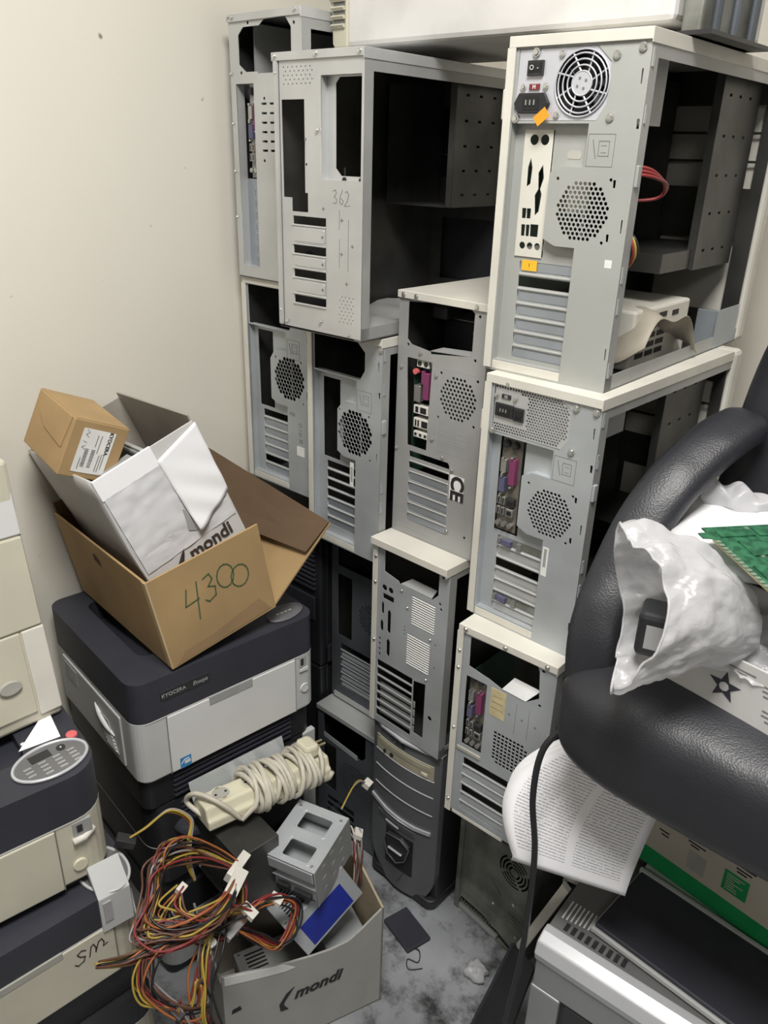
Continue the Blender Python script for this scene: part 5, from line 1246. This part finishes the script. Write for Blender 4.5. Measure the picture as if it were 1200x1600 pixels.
    build('grip', MB().tube(smooth_path([(-.026, 0, .0), (-.01, .002, .002), (.008, .003, .001), (.024, .004, -.004)], 6), .0045, 8), 'white_grey', t4, smooth=True)
chair_pile()
mat('grey_silver', (.34, .35, .36), .35, .3, .05, 6)
def right_pile():
    # silver printer
    t = thing('inkjet_printer', 'silver and grey printer with a bright curved front edge, under the flat scanner', 'printer', (.925, -.165, 0), .06)
    w, d, h = .50, .46, .40
    build('body', MB().box(.004, w, .02, d, .012, h-.02), 'grey_plastic', t, bevel=.006)
    build('front_edge', MB().prism([(-.004, h-.050), (-.010, h-.030), (-.004, h-.008), (.014, h), (.03, h), (.03, h-.05)], -.002, w+.002, 'x'), 'silver_plastic', t, bevel=.003)
    build('front_panel', MB().box(0, w, -.002, .02, .29, h-.048), 'grey_silver', t, bevel=.003)
    build('lower_panel', MB().box(0, w, .004, .02, .012, .29), 'chip', t)
    build('front_opening', MB().prism([(.05, .02), (w-.05, .02), (w-.06, .288), (.06, .288)], -.0035, .0, 'y'), 'chip', t)
    build('side_pillar', MB().box(-.002, .05, -.004, .03, .012, .29), 'grey_silver', t, bevel=.003)
    build('top_plate', MB().box(.0, w, .028, d, h-.022, h-.004), 'panel_grey', t, bevel=.002)
    for k in range(9): build('vent_slit', MB().box(.010+k*.007, .0125+k*.007, .055+k*.001, .095, h-.0042, h-.0036), 'white_mark', t)
    for k in range(9): build('vent_slit', MB().box(.022+k*.012, .029+k*.012, .036, .052, h-.0042, h-.0034), 'chip', t)
    for a, b in ((.04, .06), (.46, .06), (.04, .42), (.46, .42)): build('foot', MB().cyl((a, b, 0), (a, b, .014), .016, n=14), 'chip', t)
    # flat dark scanner on it
    t = thing('scanner', 'flat dark blue scanner with pale edges lying on the silver printer', 'scanner', (.978, -.103, .400), -.06)
    build('bed', MB().box(0, .42, 0, .31, 0, .010), 'white_grey', t, bevel=.002); build('lid', MB().box(.004, .42, .004, .150, .010, .018), 'navy_plastic', t, bevel=.003)
    build('hinge_strip', MB().box(.0, .42, .150, .157, .010, .020), 'white_grey', t, bevel=.001)
    # paper carton with the green stripe
    t = thing('carton', 'white paper carton with a bright green stripe, wedged under the armchair seat', 'box', (.957, .080, .411), -.13)
    w, d, h = .33, .22, .242
    b = build('body', MB().box(0, w, 0, d, 0, h), 'box_cream', t, bevel=.002)
    build('green_stripe', MB().box(-.0004, w, -.0008, 0, .0, .036), 'green', t)
    g = build('green_badge', MB().box(.155, .195, -.0008, 0, .055, .095), 'green', t)
    mb = MB(); random.seed(9)
    for k in range(7): mb.box(.160, .160+random.uniform(.012, .030), -.0014, -.0008, .060+k*.0048, .0615+k*.0048)
    build('badge_print', mb, 'box_cream', g)
    mb = MB()
    for (x0, x1, z) in ((.04, .058, .085), (.045, .058, .078), (.09, .12, .10), (.095, .11, .094), (.165, .20, .115), (.17, .195, .108), (.172, .188, .102), (.235, .26, .110), (.24, .255, .10)): mb.box(x0, x1, -.0006, 0, z, z+.0026)
    build('box_print', mb, 'ink', t)['kind'] = 'stuff'
    build('grey_print', MB().box(.095, .125, -.0006, 0, .048, .085), 'cream_dust', t)
    # printed sheets curling out under the seat
    t = thing('paper_stack', 'printed sheets of text curling out beneath the armchair', 'paper', (.938, -.118, .575))
    for k in range(3):
        def fn(u, v, k=k):
            b = 1.35*v
            x = -.060+.150*u-.055*math.sin(PI*min(1, v*1.05))*(1-u)**2-.02*v*(1-u)+.003*k
            y = .075-.115*math.sin(b)-.010*k+.03*u
            z = .125-.150*v-.020*v*v+.035*u*v-.003*k
            return (x, y, z)
        ob = build('sheet', MB().grid(fn, 16, 22), 'printed' if k == 2 else 'paper', t, smooth=True, solid=.0005)
        uv = ob.data.uv_layers.new(name='UVMap')
        for p in ob.data.polygons:
            for li in p.loop_indices:
                vi = ob.data.loops[li].vertex_index; uv.data[li].uv = ((vi % 16)/15, 1-(vi//16)/21)
    # black cable down the gap
    t = tag(build('cable', MB().tube(smooth_path([(.915, -.14, .80), (.893, -.175, .76), (.897, -.196, .69), (.911, -.196, .60), (.915, -.196, .50), (.915, -.20, .36), (.905, -.205, .20), (.895, -.205, .06), (.90, -.215, .007), (.96, -.24, .006)], 8), .0048, 8), 'black_wire', smooth=True), 'thick black cable hanging from the armchair to the floor', 'cable')
    # long metal strips leaning in the gap
    t = thing('metal_strip', 'cream metal strip leaning between the dirty case and the silver printer', 'metal strip', (.83, -.045, .15))
    build('bar', MB().slab([(-.012, 0, 0), (.0, 0, -.02), (.082, .005, .235), (.068, .005, .245)], .012), 'cream', t, fix=True, bevel=.001)
    build('notch', MB().slab([(.012, -.001, .055), (.020, -.001, .050), (.028, -.001, .075), (.020, -.001, .08)], .002), 'chip', t, fix=True)
    t = thing('metal_bracket', 'short pale metal bracket beside the curling printed sheets', 'bracket', (.885, -.02, .32), .2)
    build('plate', MB().box(0, .045, 0, .003, .05, .085).box(0, .003, 0, .03, 0, .085), 'cream', t, bevel=.0008)
    t = thing('case_panel', 'smooth black plastic panel leaning in the gap before the dirty case', 'panel', (.80, -.13, 0))
    build('sheet', MB().slab([(0, 0, 0), (.085, -.045, 0), (.098, .03, .235), (.035, .06, .21)], .006), 'black_plastic', t, fix=True, bevel=.002)
    build('edge_strip', MB().slab([(.0, .003, 0), (.006, .0, 0), (.041, .060, .21), (.035, .063, .21)], .009), 'navy_plastic', t, fix=True)
    # dusty frame on the very top by the wall
    t = thing('metal_block', 'dark dusty metal block on top of the fan-grille case', 'hardware', (.802, .105, 1.657), .0)
    build('plate', MB().box(0, .026, 0, .19, 0, .14), 'steel_dirty', t, bevel=.004)
    for k in range(3): build('rod', MB().cyl((.032, .03+k*.06, .004), (.032, .03+k*.06, .14), .006, n=10), 'steel_dark', t)
    build('foot', MB().box(.0, .045, -.01, .20, 0, .005), 'chip', t)
right_pile()
# crumpled litter on the floor
def litter():
    random.seed(21)
    t = thing('plastic_scrap', 'small crumpled clear plastic scrap on the grey floor', 'litter', (.742, -.035, .0))
    build('film', superpad(0, 0, .012, .022, .020, .012, .8, .8, 20, 12, lambda x, y, z: (x*(1+.5*noise.noise(Vector((x*120, y*120, 1)))), y*(1+.5*noise.noise(Vector((x*130, y*110, 5)))), z*(1+.8*noise.noise(Vector((x*160, y*160, 9)))))), 'film', t, smooth=True)
    tag(build('wire_scrap', MB().tube(smooth_path([(.60, -.085, .003), (.625, -.075, .006), (.64, -.095, .003), (.62, -.105, .004), (.635, -.12, .003), (.655, -.10, .003)], 6), .0011, 5), 'black_wire', smooth=True), 'thin dark wire scrap curled on the floor before the black tower', 'wire')
    tag(build('flat_panel', MB().box(-.045, .045, -.03, .03, 0, .010, Matrix.Translation((.575, -.055, 0)) @ Matrix.Rotation(-.25, 4, 'Z')), 'navy_plastic', bevel=.002), 'dark flat plastic panel on the floor at the foot of the black tower', 'panel')
litter()
def film_pad():
    # wrapped bundle inside the fan-grille case
    t = thing('paper_wrap', 'crumpled beige wrapping paper inside the open fan-grille case', 'paper', (.70, .10, 1.228))
    build('sheet', MB().grid(lambda u, v: (-.02+.145*u, -.02+.20*v+.02*u, .010+.075*max(0, math.sin(v*3.0+.3))*(.5+.5*u)+.016*math.sin(u*7+v*9)), 18, 22), 'paper_beige', t, smooth=True, solid=.001)
mat('paper_beige', (.42, .38, .31), .8, 0, .1, 12)
film_pad()
